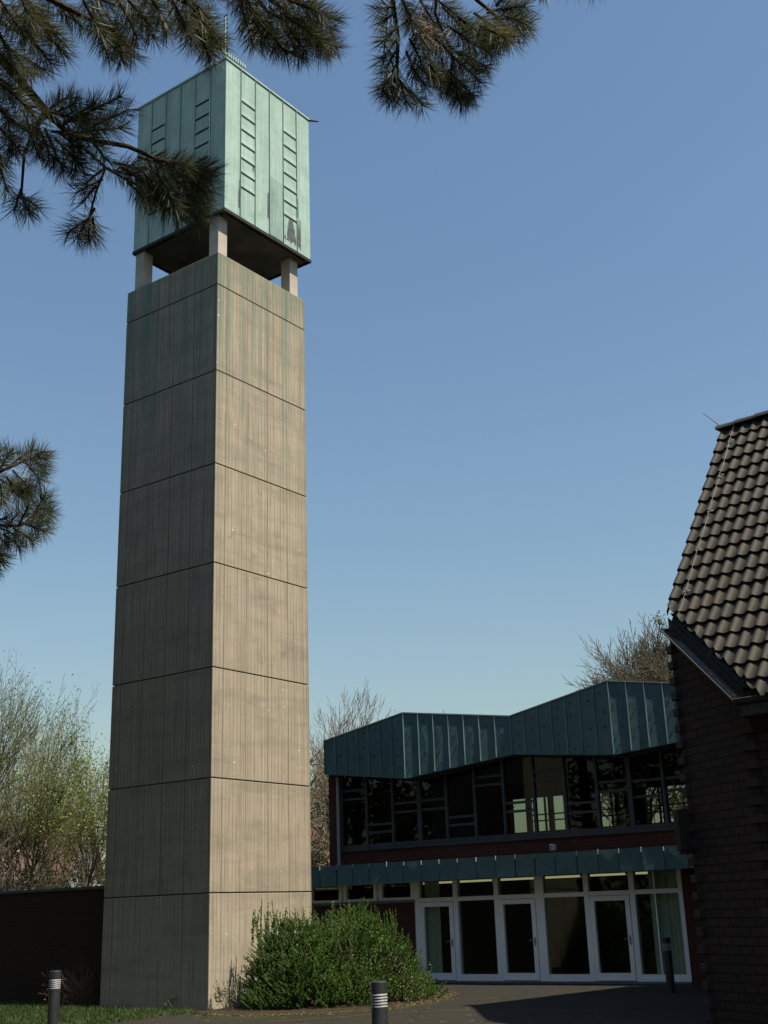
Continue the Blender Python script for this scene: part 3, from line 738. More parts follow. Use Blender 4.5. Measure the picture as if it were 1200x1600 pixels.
b.prism([Cg+rr*.10-UP*.24, Cg+su*8-UP*.24, Cg+su*8+pE*.5-UP*.24, Kc+UP*(Cg.z-.24)], UP*.16); b.build('eaves_box', M['metal_dk'], wing)
b = MB(); e0, e1 = Eg+rr*.172-UP*.10, Cg+rr*.172-UP*.10; tz = lambda p: V((p.x, p.y, max(p.z+.05, zroof(p.x, p.y)-.03))); b.prism([e0, e1, tz(e1), tz(e0)], rr*.02); b.build('verge_shade_board', M['dark'], wing)  # black board that paints the shade between gutter and tiles
# lightning rod and conductor wire with clips
b = MB(); tip = atY(1098, 645, RR.y+.2); b.tube([RR+su*.03+UP*.05, tip], [.012, .007], 6); b.build('lightning_rod', M['metal_dk'], wing)
b = MB(); s0 = su*.34; pts = [RR+s0*1.15+UP*.16, RR+s0-qS*.15+nr*.12]
nT = 9
Lw = (RR-EE).length-.1
for k in range(1, nT+1): pts.append(RR+s0-qS*(Lw*k/nT)+nr*(.115+.012*math.sin(k*2.2)))
b.tube(pts, .0028, 5); wire = b.build('conductor_wire', M['metal_dk'], wing)
for k in range(5):
    c = RR+s0-qS*(.55+Lw/5.2*k)+nr*.10; b = MB()
    b.obox(c-su*.05-qS*.01-nr*.03, su*.10, qS*.02, nr*.012); b.tube([c-nr*.03, c+nr*.03], .012, 6); b.tube([c-su*.05-nr*.02, c-su*.03-qS*.06], .006, 4); b.build('wire_clip', M['metal'], wire)
# little weeds in the gutter
b = MB(); rg = random.Random(4)
for k in range(170):
    if k < 60: c = Cg.lerp(Eg, rg.random()**2*.35)+rr*.09-UP*.03
    else: c = Cg+su*rg.random()*2.2+pE*.08-UP*.03
    h = rg.uniform(.05, .15); d = V((rg.uniform(-.7, .7), rg.uniform(-.7, .7), 1)).normalized(); s_ = V((rg.uniform(-1, 1), rg.uniform(-1, 1), 0)).normalized()*.004
    b.face([c-s_, c+s_, c+d*h+V((0, 0, -.02))*h])
gw = b.build('gutter_grass', M['hedge'], root=(Cg.x, Cg.y, Cg.z)); tag(gw, 'dry grass tufts growing in the roof gutter', 'grass', kind='stuff')
b = MB()
for k in range(70):
    c = EE+wv*.10+UP*.12+V((rg.gauss(0, .05), rg.gauss(0, .05), abs(rg.gauss(0, .09)))); d = V((rg.uniform(-1, 1), rg.uniform(-1, 1), rg.uniform(-.3, 1)))*.022; s_ = V((rg.uniform(-1, 1), rg.uniform(-1, 1), 1)).normalized()*.01
    b.face([c-d-s_, c+d-s_, c+d+s_, c-d+s_])
for k in range(6): b.tube([EE+wv*.08, EE+wv*.10+UP*.12+V((rg.gauss(0, .07), rg.gauss(0, .07), .1))], [.004, .002], 4)
sp = b.build('gutter_sprig', M['olive'], root=(EE.x, EE.y, EE.z)); tag(sp, 'small seedling sprouting at the upper end of the roof gutter', 'plant')
# dark metal box on the corner
bx = MB(); c0 = Lc-rr*.22+wv*.08
def arc_box(mb, c, w1, d1, z0, z1):
    mb.obox(V((c.x, c.y, z0+.05)), w1, d1, UP*(z1-z0-.05)); mb.obox(V((c.x, c.y, z0))+w1*.12+d1*.1, w1*.8, d1*.8, UP*.05)
arc_box(bx, c0, rr*.26, wv*-.16, 2.42, 3.08)
bo = bx.build('wall_box', M['dark'], root=(c0.x, c0.y, 2.33), bevel=.015); tag(bo, 'tall dark metal box hung on the corner of the brick wing beside the canopy', 'metal box')

# ------------------------------------------------------------------ garden wall
GW = V((-9.2, 30.2, 0)); gd = HU.copy(); gn = -HN
gw0, gw1 = GW-gd*5, GW+gd*3.75
wall = thing('garden_wall', 'long dark brick garden wall running behind the tower at the left', 'wall', (GW.x, GW.y, 0))
b = MB(); b.obox(gw0, gw1-gw0, gn*.24, UP*2.42); b.build('brickwork', M['brick_garden'], wall)
b = MB(); b.obox(gw0-gn*.03+UP*2.425, gw1-gw0, gn*.30, UP*.07); b.build('coping', M['metal_dk'], wall, bevel=.01)

# ------------------------------------------------------------------ bollards
def bollard(label):
    t = thing('bollard', label, 'bollard', (0, 0, 0), 'bollard lights along the path')
    r = .085
    b = MB(); b.tube([(0, 0, 0), (0, 0, .80)], r, 24); b.build('post', M['boll'], t, smooth=False)
    b = MB()
    for k in range(5): b.tube([(0, 0, .806+.028*k), (0, 0, .806+.028*k+.017)], [r+.003, r-.004], 24)
    b.build('louvre_ring', M['boll_band'], t)
    b = MB(); b.tube([(0, 0, .80), (0, 0, .95)], r-.022, 20); b.build('lamp_core', M['boll_gap'], t)
    b = MB(); b.tube([(0, 0, .945), (0, 0, 1.045), (0, 0, 1.055)], [r, r, r-.012], 24); b.build('cap', M['boll'], t)
    return t
bl = bollard('anthracite bollard light on the lawn in front of the garden wall, left of the tower'); bl.location = (-5.17, 19.3, 0)
for loc, lb_ in (((-.22, 13.5, 0), 'nearest bollard light, black with dull louvre rings, in front of the bush'), ((5.46, 26.1, 0), 'black bollard light standing in shade before the rightmost curtained window')):
    c = copy_tree(bl); c.location = loc; c['label'] = lb_

# ------------------------------------------------------------------ trees
def perp(d, rg):
    a = d.cross(V((rg.uniform(-1, 1), rg.uniform(-1, 1), rg.uniform(-1, 1))))
    return a.normalized() if a.length > 1e-4 else V((1, 0, 0))
def grow(tb, cb, tips, rg, p, d, L, r, lvl, maxl, trop, spread, nch, wob):
    n = 5 if lvl < 3 else 3; pts = [p]; rad = [r]; dd = d.copy()
    for k in range(n):
        dd = (dd+perp(dd, rg)*wob+trop*.09*(1+lvl*.25)).normalized(); pts.append(pts[-1]+dd*(L/n)); rad.append(r*(1-.62*(k+1)/n) if lvl else r*(1-.5*(k+1)/n))
    rad = [max(x_, MINR) for x_ in rad]
    (tb if lvl < 2 else cb).tube(pts, rad, 7 if lvl == 0 else (5 if lvl < 2 else 3), cap=False)
    if lvl >= maxl: tips.append((pts[-1], dd, pts[-2])); return
    m_ = nch[min(lvl, len(nch)-1)]
    for k in range(m_):
        f = .35+.65*(k+rg.random())/m_ if lvl else .30+.70*(k+rg.random()*.8)/m_
        f = min(f, .99); i = int(f*n); q = pts[i].lerp(pts[i+1], f*n-i); t = (pts[i+1]-pts[i]).normalized()
        nd = (t+perp(t, rg)*spread*rg.uniform(.7, 1.3)).normalized()
        grow(tb, cb, tips, rg, q, nd, L*rg.uniform(.50, .78)*(1.05-.35*f), max(rad[i]*.60, .004), lvl+1, maxl, trop, spread, nch, wob)
    grow(tb, cb, tips, rg, pts[-1], dd, L*.55, max(rad[-1]*.95, .004), lvl+1, maxl, trop, spread, nch, wob)
def leafcloud(b, rg, tips, n, size, sc):
    for _ in range(n):
        p, d, q = tips[rg.randrange(len(tips))]; c = q.lerp(p, rg.random())+V((rg.gauss(0, sc), rg.gauss(0, sc), rg.gauss(0, sc)))
        a = V((rg.uniform(-1, 1), rg.uniform(-1, 1), rg.uniform(-1, 1))).normalized()*size*rg.uniform(.6, 1.3); e = perp(a, rg)*size*.55
        b.face([c-a, c+e, c+a, c-e])
def tree(name, label, cat, loc, ht, seed, lean=V((0, 0, 0)), stems=1, maxl=4, nch=(7, 5, 4, 3), spread=.75, trop=.5, wob=.16, r0=.16, frac=.42, leaves=(0, .04, .1), leafm='olive', twig='twig', group=None, minr=.006, wid=None, dome=False):
    global MINR
    MINR = minr
    rg = random.Random(seed); tb = MB(); cb = MB(); tips = []
    base = V(loc)
    for s_ in range(stems):
        d = (V((rg.uniform(-1, 1), rg.uniform(-1, 1), 0))*(.45 if stems > 1 else .06)+UP+lean).normalized()
        grow(tb, cb, tips, rg, base+V((rg.uniform(-1, 1), rg.uniform(-1, 1), 0))*(.3 if stems > 1 else 0), d, ht*frac, r0, 0, maxl, UP*trop, spread, nch, wob)
    top = max(v[2] for v in cb.v); k = ht/(top-base.z)
    kx = k
    if wid:
        rs = sorted(math.hypot(p.x-base.x, p.y-base.y) for p, d, q in tips); kx = wid/rs[int(len(rs)*.93)]
    for mb in (tb, cb): mb.v = [(base.x+(v[0]-base.x)*kx, base.y+(v[1]-base.y)*kx, base.z+(v[2]-base.z)*k) for v in mb.v]
    if dome:
        zc = base.z+ht*.55; ez = ht*.45
        def pull(v):
            dx, dy, dz = (v[0]-base.x)*1.75, (v[1]-base.y)*1.4, (v[2]-base.z)*1.18+base.z-zc
            q = math.sqrt((dx*dx+dy*dy)/(wid*wid)+(dz/ez)**2 if dz > 0 else (dx*dx+dy*dy)/(wid*wid))
            f = 1 if q < .8 else (.8+.32*math.tanh((q-.8)/1.1))/q
            return (base.x+dx*f, base.y+dy*f, zc+dz*(f if dz > 0 else 1)) if dz > -(zc-base.z) else (v[0], v[1], v[2])
        for mb in (tb, cb): mb.v = [pull(v) for v in mb.v]
    sc3 = lambda p: V((base.x+(p.x-base.x)*kx, base.y+(p.y-base.y)*kx, base.z+(p.z-base.z)*k))
    if dome: tips = [(V(pull(sc3(p))), d, V(pull(sc3(q)))) for p, d, q in tips]
    else: tips = [(sc3(p), d, sc3(q)) for p, d, q in tips]
    t = thing(name, label, cat, loc, group)
    tb.build('trunk', M['bark'], t, smooth=True)
    c = cb.build('crown', M[twig], t)
    if leaves[0]:
        lb_ = MB(); leafcloud(lb_, rg, tips, *leaves); lb_.build('foliage', M[leafm], c)
    return t
RT = V((1, 0, 0))
BG = 'trees beyond the buildings'
MINR = .011
ok = thing('oak_tree', 'wide bare spreading oak crown behind the hall roof, beside the brick wing', 'tree', (11.7, 48, 0), BG)
ro = random.Random(8); tb = MB(); cb = MB(); tips = []
tb.tube([(11.7, 48, 0), (11.75, 48, 3.5), (11.7, 48, 7.4)], [.42, .34, .30], 12)
for k in range(44):
    an = ro.uniform(0, 6.28); el = R(ro.uniform(8, 80)); d = V((math.cos(an)*math.cos(el), math.sin(an)*math.cos(el), math.sin(el)))
    grow(tb, cb, tips, ro, V((11.7, 48, 7.3))+V((0, 0, ro.uniform(-1.2, .4))), d, 3.4-.55*math.sin(el), .10, 1, 4, UP*.30, .75, (0, 7, 6, 4), .13)
tb.build('trunk', M['bark'], ok, smooth=True); c = cb.build('crown', mat_noise('oak_twigs', (.050, .042, .030), (.100, .082, .058), 3, .9, .1, .2), ok); lb_ = MB(); leafcloud(lb_, ro, tips, 7000, .03, .10); lb_.build('foliage', M['olive'], c)
tree('birch_tree', 'slender bare upright tree with peaked crown, left end of the hall roof', 'tree', (-1.3, 55, 0), 11.9, 5, nch=(22, 8, 5, 3), spread=.62, trop=.75, wob=.10, r0=.13, frac=.62, group=BG, minr=.011, wid=3.1)
tree('bare_tree', 'lower bare tree with greenish buds between the tower and the hall', 'tree', (-2.6, 50, 0), 8.6, 23, nch=(11, 6, 5, 3), spread=.8, trop=.4, wob=.2, r0=.14, leaves=(3500, .04, .1), leafm='spring', group=BG, minr=.012)
tree('bare_tree', 'grey bare tree whose stubby twigs just show past the tower edge', 'tree', (-5.6, 50, 0), 10.6, 9, nch=(8, 6, 4, 3), spread=.8, trop=.5, wob=.2, r0=.18, group=BG, minr=.016)
tree('bare_tree', 'bare thicket tree behind the left end of the hall fascia', 'tree', (.6, 52, 0), 9.6, 31, nch=(16, 7, 5, 3), spread=.8, trop=.5, wob=.16, r0=.13, group=BG, minr=.012)
tree('bare_tree', 'bare branching tree seen through the upper hall windows at their right end', 'tree', (9.5, 44, 0), 8.4, 71, nch=(9, 6, 4, 3), spread=.85, trop=.35, wob=.22, r0=.16, leaves=(2500, .045, .12), leafm='olive', group=BG, minr=.012, wid=4.2)
# left of the tower, over the garden wall
LG = 'trees over the garden wall'
tree('willow_tree', 'many-stemmed tree with long dark boughs sweeping right, leftmost over the garden wall', 'tree', (-14.6, 38, 0), 10.2, 41, lean=V((.42, 0, 0)), stems=5, nch=(7, 5, 4, 2), spread=.55, trop=.35, wob=.08, r0=.10, frac=.62, leaves=(6500, .036, .16), leafm='spring', twig='twig_g', group=LG, minr=.0065)
tree('willow_tree', 'upright twiggy tree with grey-green buds over the middle of the garden wall', 'tree', (-11.9, 40, 0), 9.8, 42, lean=V((.18, 0, 0)), stems=4, nch=(7, 5, 4, 2), spread=.55, trop=.6, wob=.08, r0=.08, frac=.62, leaves=(6500, .036, .16), leafm='spring', twig='twig_g', group=LG, minr=.0065)
tree('young_tree', 'bright yellow-green leafing tree beside the left edge of the tower', 'tree', (-9.9, 39, 0), 8.3, 43, stems=4, nch=(7, 5, 4, 2), spread=.62, trop=.55, wob=.12, r0=.07, frac=.6, leaves=(12000, .042, .16), leafm='spring', twig='twig_g', group=LG, minr=.006)
tree('blossom_tree', 'low pale blossoming tree low down at the left edge above the wall', 'tree', (-12.4, 37, 0), 4.6, 44, stems=3, nch=(8, 6, 4), spread=.8, trop=.3, wob=.15, r0=.06, maxl=3, leaves=(420, .05, .14), leafm='blossom', group=LG)

# bushes and hedges from upright leafy sprays
def sprays(rg, n, place, length, nl, size, up=.8):
    b = MB(); sb = MB()
    for _ in range(n):
        p, out = place(rg)
        d = (UP*up+out*.7+V((rg.gauss(0, .25), rg.gauss(0, .25), 0))).normalized(); L = length*rg.uniform(.5, 1.3)
        sb.tube([p, p+d*L*.5, p+d*L], [.005, .004, .002], 3, cap=False)
        for k in range(nl):
            f = rg.random(); c = p+d*L*f; a = (perp(d, rg)+d*.7).normalized()*size*rg.uniform(.6, 1.4)*(1.15-.6*f); e = a.cross(V((rg.uniform(-1, 1), rg.uniform(-1, 1), rg.uniform(-1, 1)))).normalized()*size*.28
            b.face([c, c+a*.5+e, c+a, c+a*.5-e])
    return b, sb
def ell(c, rx, ry, h, bot=.0, pw=2.2):
    def f(rg):
        while True:
            x, y, z = rg.uniform(-1, 1), rg.uniform(-1, 1), rg.random()
            q = x*x+y*y+abs(z)**pw
            if .25 < q < 1 and rg.random() < q**.8: break
        return V((c[0]+x*rx, c[1]+y*ry, bot+z*h)), V((x, y, .2*z))
    return f
rg = random.Random(12)
bush = thing('bush', 'big feathery green bush at the foot of the tower and hall wall', 'bush', (-1.6, 26.3, 0))
parts = []
bb = MB(); ss = MB()
for c, rx, ry, h, n in (((-2.45, 25.8), .58, .55, 1.36, 520), ((-1.5, 26.1), .9, .6, 1.45, 380), ((-2.0, 25.8), .78, .8, 1.62, 1000), ((-.95, 26.55), .95, .8, 1.75, 1150), ((-.35, 26.9), .8, .7, 1.25, 600), ((-1.6, 25.6), 1.2, .6, .8, 420), ((-2.55, 25.3), .55, .30, .34, 110), ((.25, 26.75), .6, .5, .45, 170), ((-.6, 26.1), 1.0, .5, .5, 220)):
    x, y = sprays(rg, n, ell(c, rx, ry, h), .27, 46, .036, .45)
    for A_, B_ in ((bb, x), (ss, y)):
        k = len(A_.v); A_.v += B_.v; A_.f += [tuple(i+k for i in f) for f in B_.f]; A_.uv += B_.uv; A_.mi += B_.mi
# tall spires on top
for px, py, Y in ((399, 1405, 25.7), (425, 1408, 25.8), (444, 1422, 25.8), (476, 1418, 25.9), (508, 1425, 26.3), (520, 1428, 26.4), (545, 1410, 26.6), (570, 1400, 26.6), (585, 1412, 26.6), (612, 1415, 26.9), (560, 1412, 26.6), (600, 1425, 26.7), (630, 1445, 26.9), (455, 1432, 25.8), (535, 1420, 26.5), (577, 1405, 26.6), (592, 1418, 26.6), (410, 1420, 25.7), (435, 1418, 25.7)):
    t_ = atY(px, py, Y)
    for q in range(5):
        p = V((t_.x+rg.gauss(0, .07), t_.y+rg.gauss(0, .07), t_.z-rg.uniform(.45, .8 if px > 430 else 1.1))); L = t_.z-p.z+rg.uniform(-.25, 0); d = V((rg.gauss(0, .10), rg.gauss(0, .10), 1)).normalized()
        ss.tube([p, p+d*L], [.005, .002], 3, cap=False)
        for k in range(int(70*max(L, .1)/.5)):
            f = rg.random(); c = p+d*L*f; a = (perp(d, rg)+d*1.1).normalized()*.05*(1.2-.8*f); e = perp(a, rg)*.013; bb.face([c, c+a*.5+e, c+a, c+a*.5-e])
for _ in range(260):
    p, out = ell((-1.3, 26.1), 1.75, .95, 1.5)(rg); d = (UP*.9+out*.6+V((rg.gauss(0, .3), rg.gauss(0, .3), 0))).normalized(); L = rg.uniform(.25, .6)
    ss.tube([p, p+d*L*.5, p+d*L+V((0, 0, -.02))], [.007, .005, .002], 3, cap=False)
    for k in range(14):
        c = p+d*L*(.35+.65*rg.random()); a = (perp(d, rg)+d*.5).normalized()*rg.uniform(.03, .065); e = perp(a, rg)*.014; bb.face([c, c+a*.5+e, c+a, c+a*.5-e])
dd_ = MB()
for _ in range(1500):
    p, out = ell((-1.3, 26.0), 1.8, .95, 1.1)(rg); a = V((rg.gauss(0, 1), rg.gauss(0, 1), rg.gauss(0, 1))).normalized()*rg.uniform(.02, .045); e = perp(a, rg)*.016; dd_.face([p, p+a*.5+e, p+a, p+a*.5-e])
dd_.build('dead_leaves', M['needle_dry'], bush)
bb.build('foliage', M['bush'], bush); ss.build('stem', M['twig_g'], bush)

def small_shrub(name, label, c, rx, ry, h, n, mat, L=.3, nl=26, size=.045, twig='twig'):
    t = thing(name, label, 'plant' if 'plant' in name else 'shrub', (c[0], c[1], 0)); x, y = sprays(rg, n, ell(c, rx, ry, h), L, nl, size)
    x.build('foliage', M[mat], t); y.build('stem', M[twig], t); return t
c = ground(302, 1576); small_shrub('weed_plant', 'straggly yellow-green weed against the dark tower face near its corner', (c.x-.05, c.y+.15), .30, .12, .45, 36, 'weed', .22, 16, .04)
c = ground(272, 1578); small_shrub('weed_plant', 'small pale weed at the foot of the shaded tower face, left of the larger one', (c.x, c.y+.1), .14, .1, .22, 12, 'weed', .15, 12, .035)
c = ground(352, 1578); small_shrub('weed_plant', 'upright leafy weed against the sunlit tower face just right of its corner', (c.x, c.y-.1), .22, .14, .38, 34, 'weed', .25, 16, .04)
# dry reddish shrub left of the tower
t = thing('bare_shrub', 'reddish leafless shrub with arching thin stems left of the tower foot', 'shrub', (-6.95, 28.4, 0))
b = MB(); c0 = V((-6.95, 28.4, 0))
for k in range(150):
    an = rg.uniform(0, 6.28); d = V((math.cos(an), math.sin(an), rg.uniform(.5, 2.4))).normalized(); L = rg.uniform(.3, 1.1); p = c0+V((rg.gauss(0, .16), rg.gauss(0, .16), 0)); pts = [p]
    for i in range(5):
        d = (d+perp(d, rg)*.15-UP*.06).normalized(); pts.append(pts[-1]+d*L/5)
    b.tube(pts, [.009, .008, .006, .005, .004, .002], 3, cap=False)
    for i in range(4):
        q = pts[2+i % 3]; dd = (d+perp(d, rg)*.8).normalized(); b.tube([q, q+dd*rg.uniform(.1, .25)], [.004, .002], 3, cap=False)
b.build('stem', mat_noise('reddish_stem', (.10, .055, .035), (.20, .12, .08), 4, .9), t)
b = MB()
for k in range(900):
    p = c0+V((rg.gauss(0, .33), rg.gauss(0, .3), abs(rg.gauss(0, .16))+.02)); a = V((rg.uniform(-1, 1), rg.uniform(-1, 1), rg.uniform(0, 1))).normalized()*.04; e = perp(a, rg)*.014; b.face([p, p+a*.5+e, p+a, p+a*.5-e])
b.build('foliage', M['needle_dry'], t)
# stump
c = ground(42, 1565); st = thing('tree_stump', 'low mossy tree stump on the lawn by the garden wall', 'stump', (c.x, c.y, 0))
b = MB(); pr_ = []
for k in range(3):
    z = (0, .12, .24)[k]; pr_.append([(c.x+(.34-.05*k+.03*math.sin(a*3+1))*math.cos(a), c.y+(.34-.05*k+.03*math.sin(a*5))*math.sin(a), z+(.01*math.sin(a*4) if k == 2 else 0)) for a in [i*2*math.pi/18 for i in range(18)]])
for k in range(2):
    for i in range(18): b.face([pr_[k][i], pr_[k][(i+1) % 18], pr_[k+1][(i+1) % 18], pr_[k+1][i]])
b.build('bark', mat_noise('mossy_bark', (.06, .06, .03), (.13, .10, .06), 7, .95, .8), st)
b = MB(); b.face(pr_[2]); b.build('cut_top', mat_noise('cut_wood', (.20, .15, .09), (.30, .23, .15), 5, .9), st)

# lawn grass
b = MB(); rg = random.Random(77); cnt = 0
poly = [(p.x, p.y) for p in [ground(*q) for q in [(-60, 1600), (165, 1599), (290, 1583), (300, 1574), (160, 1573)]]]
def inpoly(x, y, pl):
    r_ = False; j = len(pl)-1
    for i in range(len(pl)):
        if (pl[i][1] > y) != (pl[j][1] > y) and x < (pl[j][0]-pl[i][0])*(y-pl[i][1])/(pl[j][1]-pl[i][1])+pl[i][0]: r_ = not r_
        j = i
    return r_
region = [ground(*q) for q in [(-90, 1610), (165, 1601), (290, 1585), (330, 1590)]]
region = [(p.x, p.y) for p in region]+[(-4.1, 25.6), (-6.7, 27.7), (-6.4, 30.0), (-7.2, 33.2), (-9.6, 29.2), (-12, 25)]
while cnt < 26000:
    x, y = rg.uniform(-12, -3), rg.uniform(21, 33.5)
    if not inpoly(x, y, region): continue
    cnt += 1; h = rg.uniform(.03, .09)*(1.4 if rg.random() < .1 else 1); a = rg.uniform(0, 6.28); w_ = .008
    s_ = V((math.cos(a), math.sin(a), 0))*w_; d = V((rg.gauss(0, .4), rg.gauss(0, .4), 1)).normalized(); p = V((x, y, 0))
    b.face([p-s_, p+s_, p+d*h])
g = b.build('grass', M['grass']); tag(g, 'short green grass on the lawn left of the tower', 'grass', kind='stuff')
# leaf litter along the edge of the bed
b = MB()
for k in range(1500):
    i = rg.randrange(len(bp)-5); q = bp[i].lerp(bp[i+1], rg.random())+V((rg.gauss(0, .16), rg.gauss(0, .16), 0)); p = V((q.x, q.y, .008+rg.random()*.012)); a = rg.uniform(0, 6.28); s_ = rg.uniform(.012, .03)
    e = V((math.cos(a), math.sin(a), rg.uniform(-.3, .3)))*s_; f = V((-math.sin(a), math.cos(a), rg.uniform(-.3, .3)))*s_*.6; b.face([p-e, p-f, p+e, p+f])
g = b.build('leaf_litter', mat_leaf('dead_leaf', (.08, .05, .03), (.16, .11, .06), (.30, .24, .15), 5, .1)); tag(g, 'dead leaves and twigs strewn along the edge of the planting bed', 'leaves', kind='stuff')

# twigs, cones and grit scattered over the forecourt
b = MB()
for k in range(900):
    p = ground(rg.uniform(150, 1060), rg.uniform(1545, 1604)); 
    if p.z > .1 or (p-HP).dot(HN) < .3: continue
    s_ = rg.uniform(.006, .022); a = rg.uniform(0, 6.28); e = V((math.cos(a), math.sin(a), 0))*s_; f = V((-math.sin(a), math.cos(a), 0))*s_*rg.uniform(.2, .7); p.z = .012
    b.face([p-e, p-f+UP*.006, p+e, p+f])
for k in range(60):
    p = ground(rg.uniform(300, 1000), rg.uniform(1548, 1604))
    if (p-HP).dot(HN) < .3: continue
    a = rg.uniform(0, 6.28); d = V((math.cos(a), math.sin(a), 0)); p.z = .012; b.tube([p, p+d*.06, p+d*.12+V((.01, .01, 0))], .0035, 4)
g = b.build('litter', mat_noise('grit_and_needles', (.05, .035, .02), (.20, .16, .10), 14, .9)); tag(g, 'grit, dry needles and twigs scattered over the forecourt', 'litter', kind='stuff')

# hedge and houses far behind
def hedge(label, x0, x1, y, h, n, mat):
    t = thing('hedge', label, 'hedge', ((x0+x1)/2, y, 0))
    def pl(rg): 
        return V((rg.uniform(x0, x1), y+rg.gauss(0, .8), rg.random()**.7*h)), V((rg.uniform(-1, 1), -1, 0))
    x, s_ = sprays(rg, n, pl, .7, 24, .11, .8); x.build('foliage', M[mat], t); s_.build('stem', M['twig'], t)
hedge('brown-green hedge far behind, seen between the tower and the hall', -9, 3, 57, 4.3, 1500, 'hedge')
hedge('mixed dark hedge behind the garden wall at the left', -22, -7, 45, 3.4, 1500, 'hedge')
def house(label, x, y, w, d, h, rh, wallm, roofm):
    t = thing('house', label, 'house', (x, y, 0)); b = MB(); b.obox((x-w/2, y, 0), (w, 0, 0), (0, d, 0), (0, 0, h)); b.prism([V((x-w/2, y+.001, h)), V((x-w/2, y+d-.001, h)), V((x-w/2, y+d/2, h+rh-.1))], (w, 0, 0)); b.build('wall', wallm, t)
    b = MB(); e = .4
    for s_ in (0, 1):
        y0, y1 = (y-e, y+d/2) if s_ == 0 else (y+d+e, y+d/2)
        b.prism([V((x-w/2-e, y0, h-.25)), V((x-w/2-e, y1, h+rh)), V((x-w/2-e, y1, h+rh+.18)), V((x-w/2-e, y0, h-.07))], (w+2*e, 0, 0))
    b.build('roof', roofm, t)
    for k in range(int(w/2.4)):
        b = MB(); wx = x-w/2+1.2+k*2.4; b.obox((wx-.5, y-.03, h-1.9), (1.0, 0, 0), (0, .06, 0), (0, 0, 1.2)); f = b.build('window', M['white'], t); b = MB(); b.obox((wx-.42, y-.045, h-1.82), (.84, 0, 0), (0, .02, 0), (0, 0, 1.04)); b.build('pane', M['dark'], f)
red = mat_brick('orange_roof_tile', (.25, .095, .05), (.20, .08, .04), (.1, .05, .03), .3, .3, .02)
house('far house with orange tiled roof beyond the hedge, between the tower and the hall', -4, 70, 9, 8, 4.4, 2.2, mat_noise('pale_render', (.36, .33, .29), (.42, .4, .35)), red)
house('far brown-roofed grey house behind the leftmost trees', -23.5, 72, 9, 8, 4.2, 3.6, mat_noise('grey_render', (.22, .23, .25), (.28, .29, .30)), mat_noise('brown_roof', (.08, .05, .035), (.12, .07, .05), 3))

# ------------------------------------------------------------------ pine: trunk stands left of the frame, boughs hang into the view
pine = thing('pine_tree', 'long-needled pine whose dark boughs hang in from the top and left of the view', 'pine tree', (-5.2, 6.2, 0))
b = MB(); b.tube([(-5.2, 6.2, 0), (-5.15, 6.15, 2.5), (-5.0, 6.2, 5.5), (-4.8, 6.3, 9), (-4.7, 6.3, 12.5), (-4.6, 6.3, 15)], [.30, .25, .22, .17, .10, .03], 14)
b.build('trunk', M['bark_pine'], pine, smooth=True)
rg = random.Random(99)
def P3(x, y, dist):
    d = ray(x, y).normalized(); return V((0, 0, EZ))+d*dist
NL = .115
def shoot(nb, wb, a, c, dens=1.0, nl=NL, bend=0.0):
    """a pine shoot from a to c: needles in pairs all round, swept forward, longest spray at the tip"""
    ax = (c-a); L = ax.length; ax.normalize()
    wb.tube([a, a.lerp(c, .5)+UP*.004, c], [.0075, .006, .004], 5, cap=False)
    n = int((115+L*500)*dens)
    for _ in range(n):
        f = rg.random()**.75; p = a.lerp(c, f)
        pr = perp(ax, rg); sw = rg.uniform(.25, .85)+(.9*f*f if rg.random() < .55 else 0)
        d = (pr+ax*sw).normalized(); l = nl*rg.uniform(.72, 1.12)
        side = perp(d, rg)*.0010
        droop = -UP*l*rg.uniform(.0, .10)
        m_ = p+d*l*.5+droop*.25; e = p+d*l+droop
        for s_ in (0, 1):
            k = side*(1 if s_ else -1)*1.0
            nb.face([p-side, p+side, m_+side*.9+k, m_-side*.9+k], uv=[(0, 0)]*4); nb.face([m_-side*.9+k, m_+side*.9+k, e+k*3], uv=[(0, 0)]*3)
            if rg.random() < .5: break
def bough(name_label, stems, shoots, dist, dry=None):
    """stems: pixel polylines (x, y, extra distance, radius); shoots: x0,y0,x1,y1[,extra]"""
    wb = MB(); nb = MB()
    for st_ in stems:
        wb.tube([P3(p[0], p[1], dist+p[2]) for p in st_], [p[3] for p in st_], 7)
    for s_ in shoots:
        x0, y0, x1, y1 = s_[:4]; e = s_[4] if len(s_) > 4 else rg.uniform(-.35, .35); dn_ = s_[5] if len(s_) > 5 else 1
        A_ = P3(x0, y0, dist+e); B_ = P3(x1, y1, dist+e+rg.uniform(-.10, .10)); shoot(nb, wb, A_, B_, dn_)
    o = wb.build('bough', M['bark_pine'], pine, smooth=True); nb.build('needles', M['needle'], o)
    if dry:
        db = MB(); dw = MB()
        for x0, y0, x1, y1 in dry: shoot(db, dw, P3(x0, y0, dist-.2), P3(x1, y1, dist-.15), .18, .10)
        db.build('dry_needles', M['needle_dry'], o)
    return o
D = 6.4
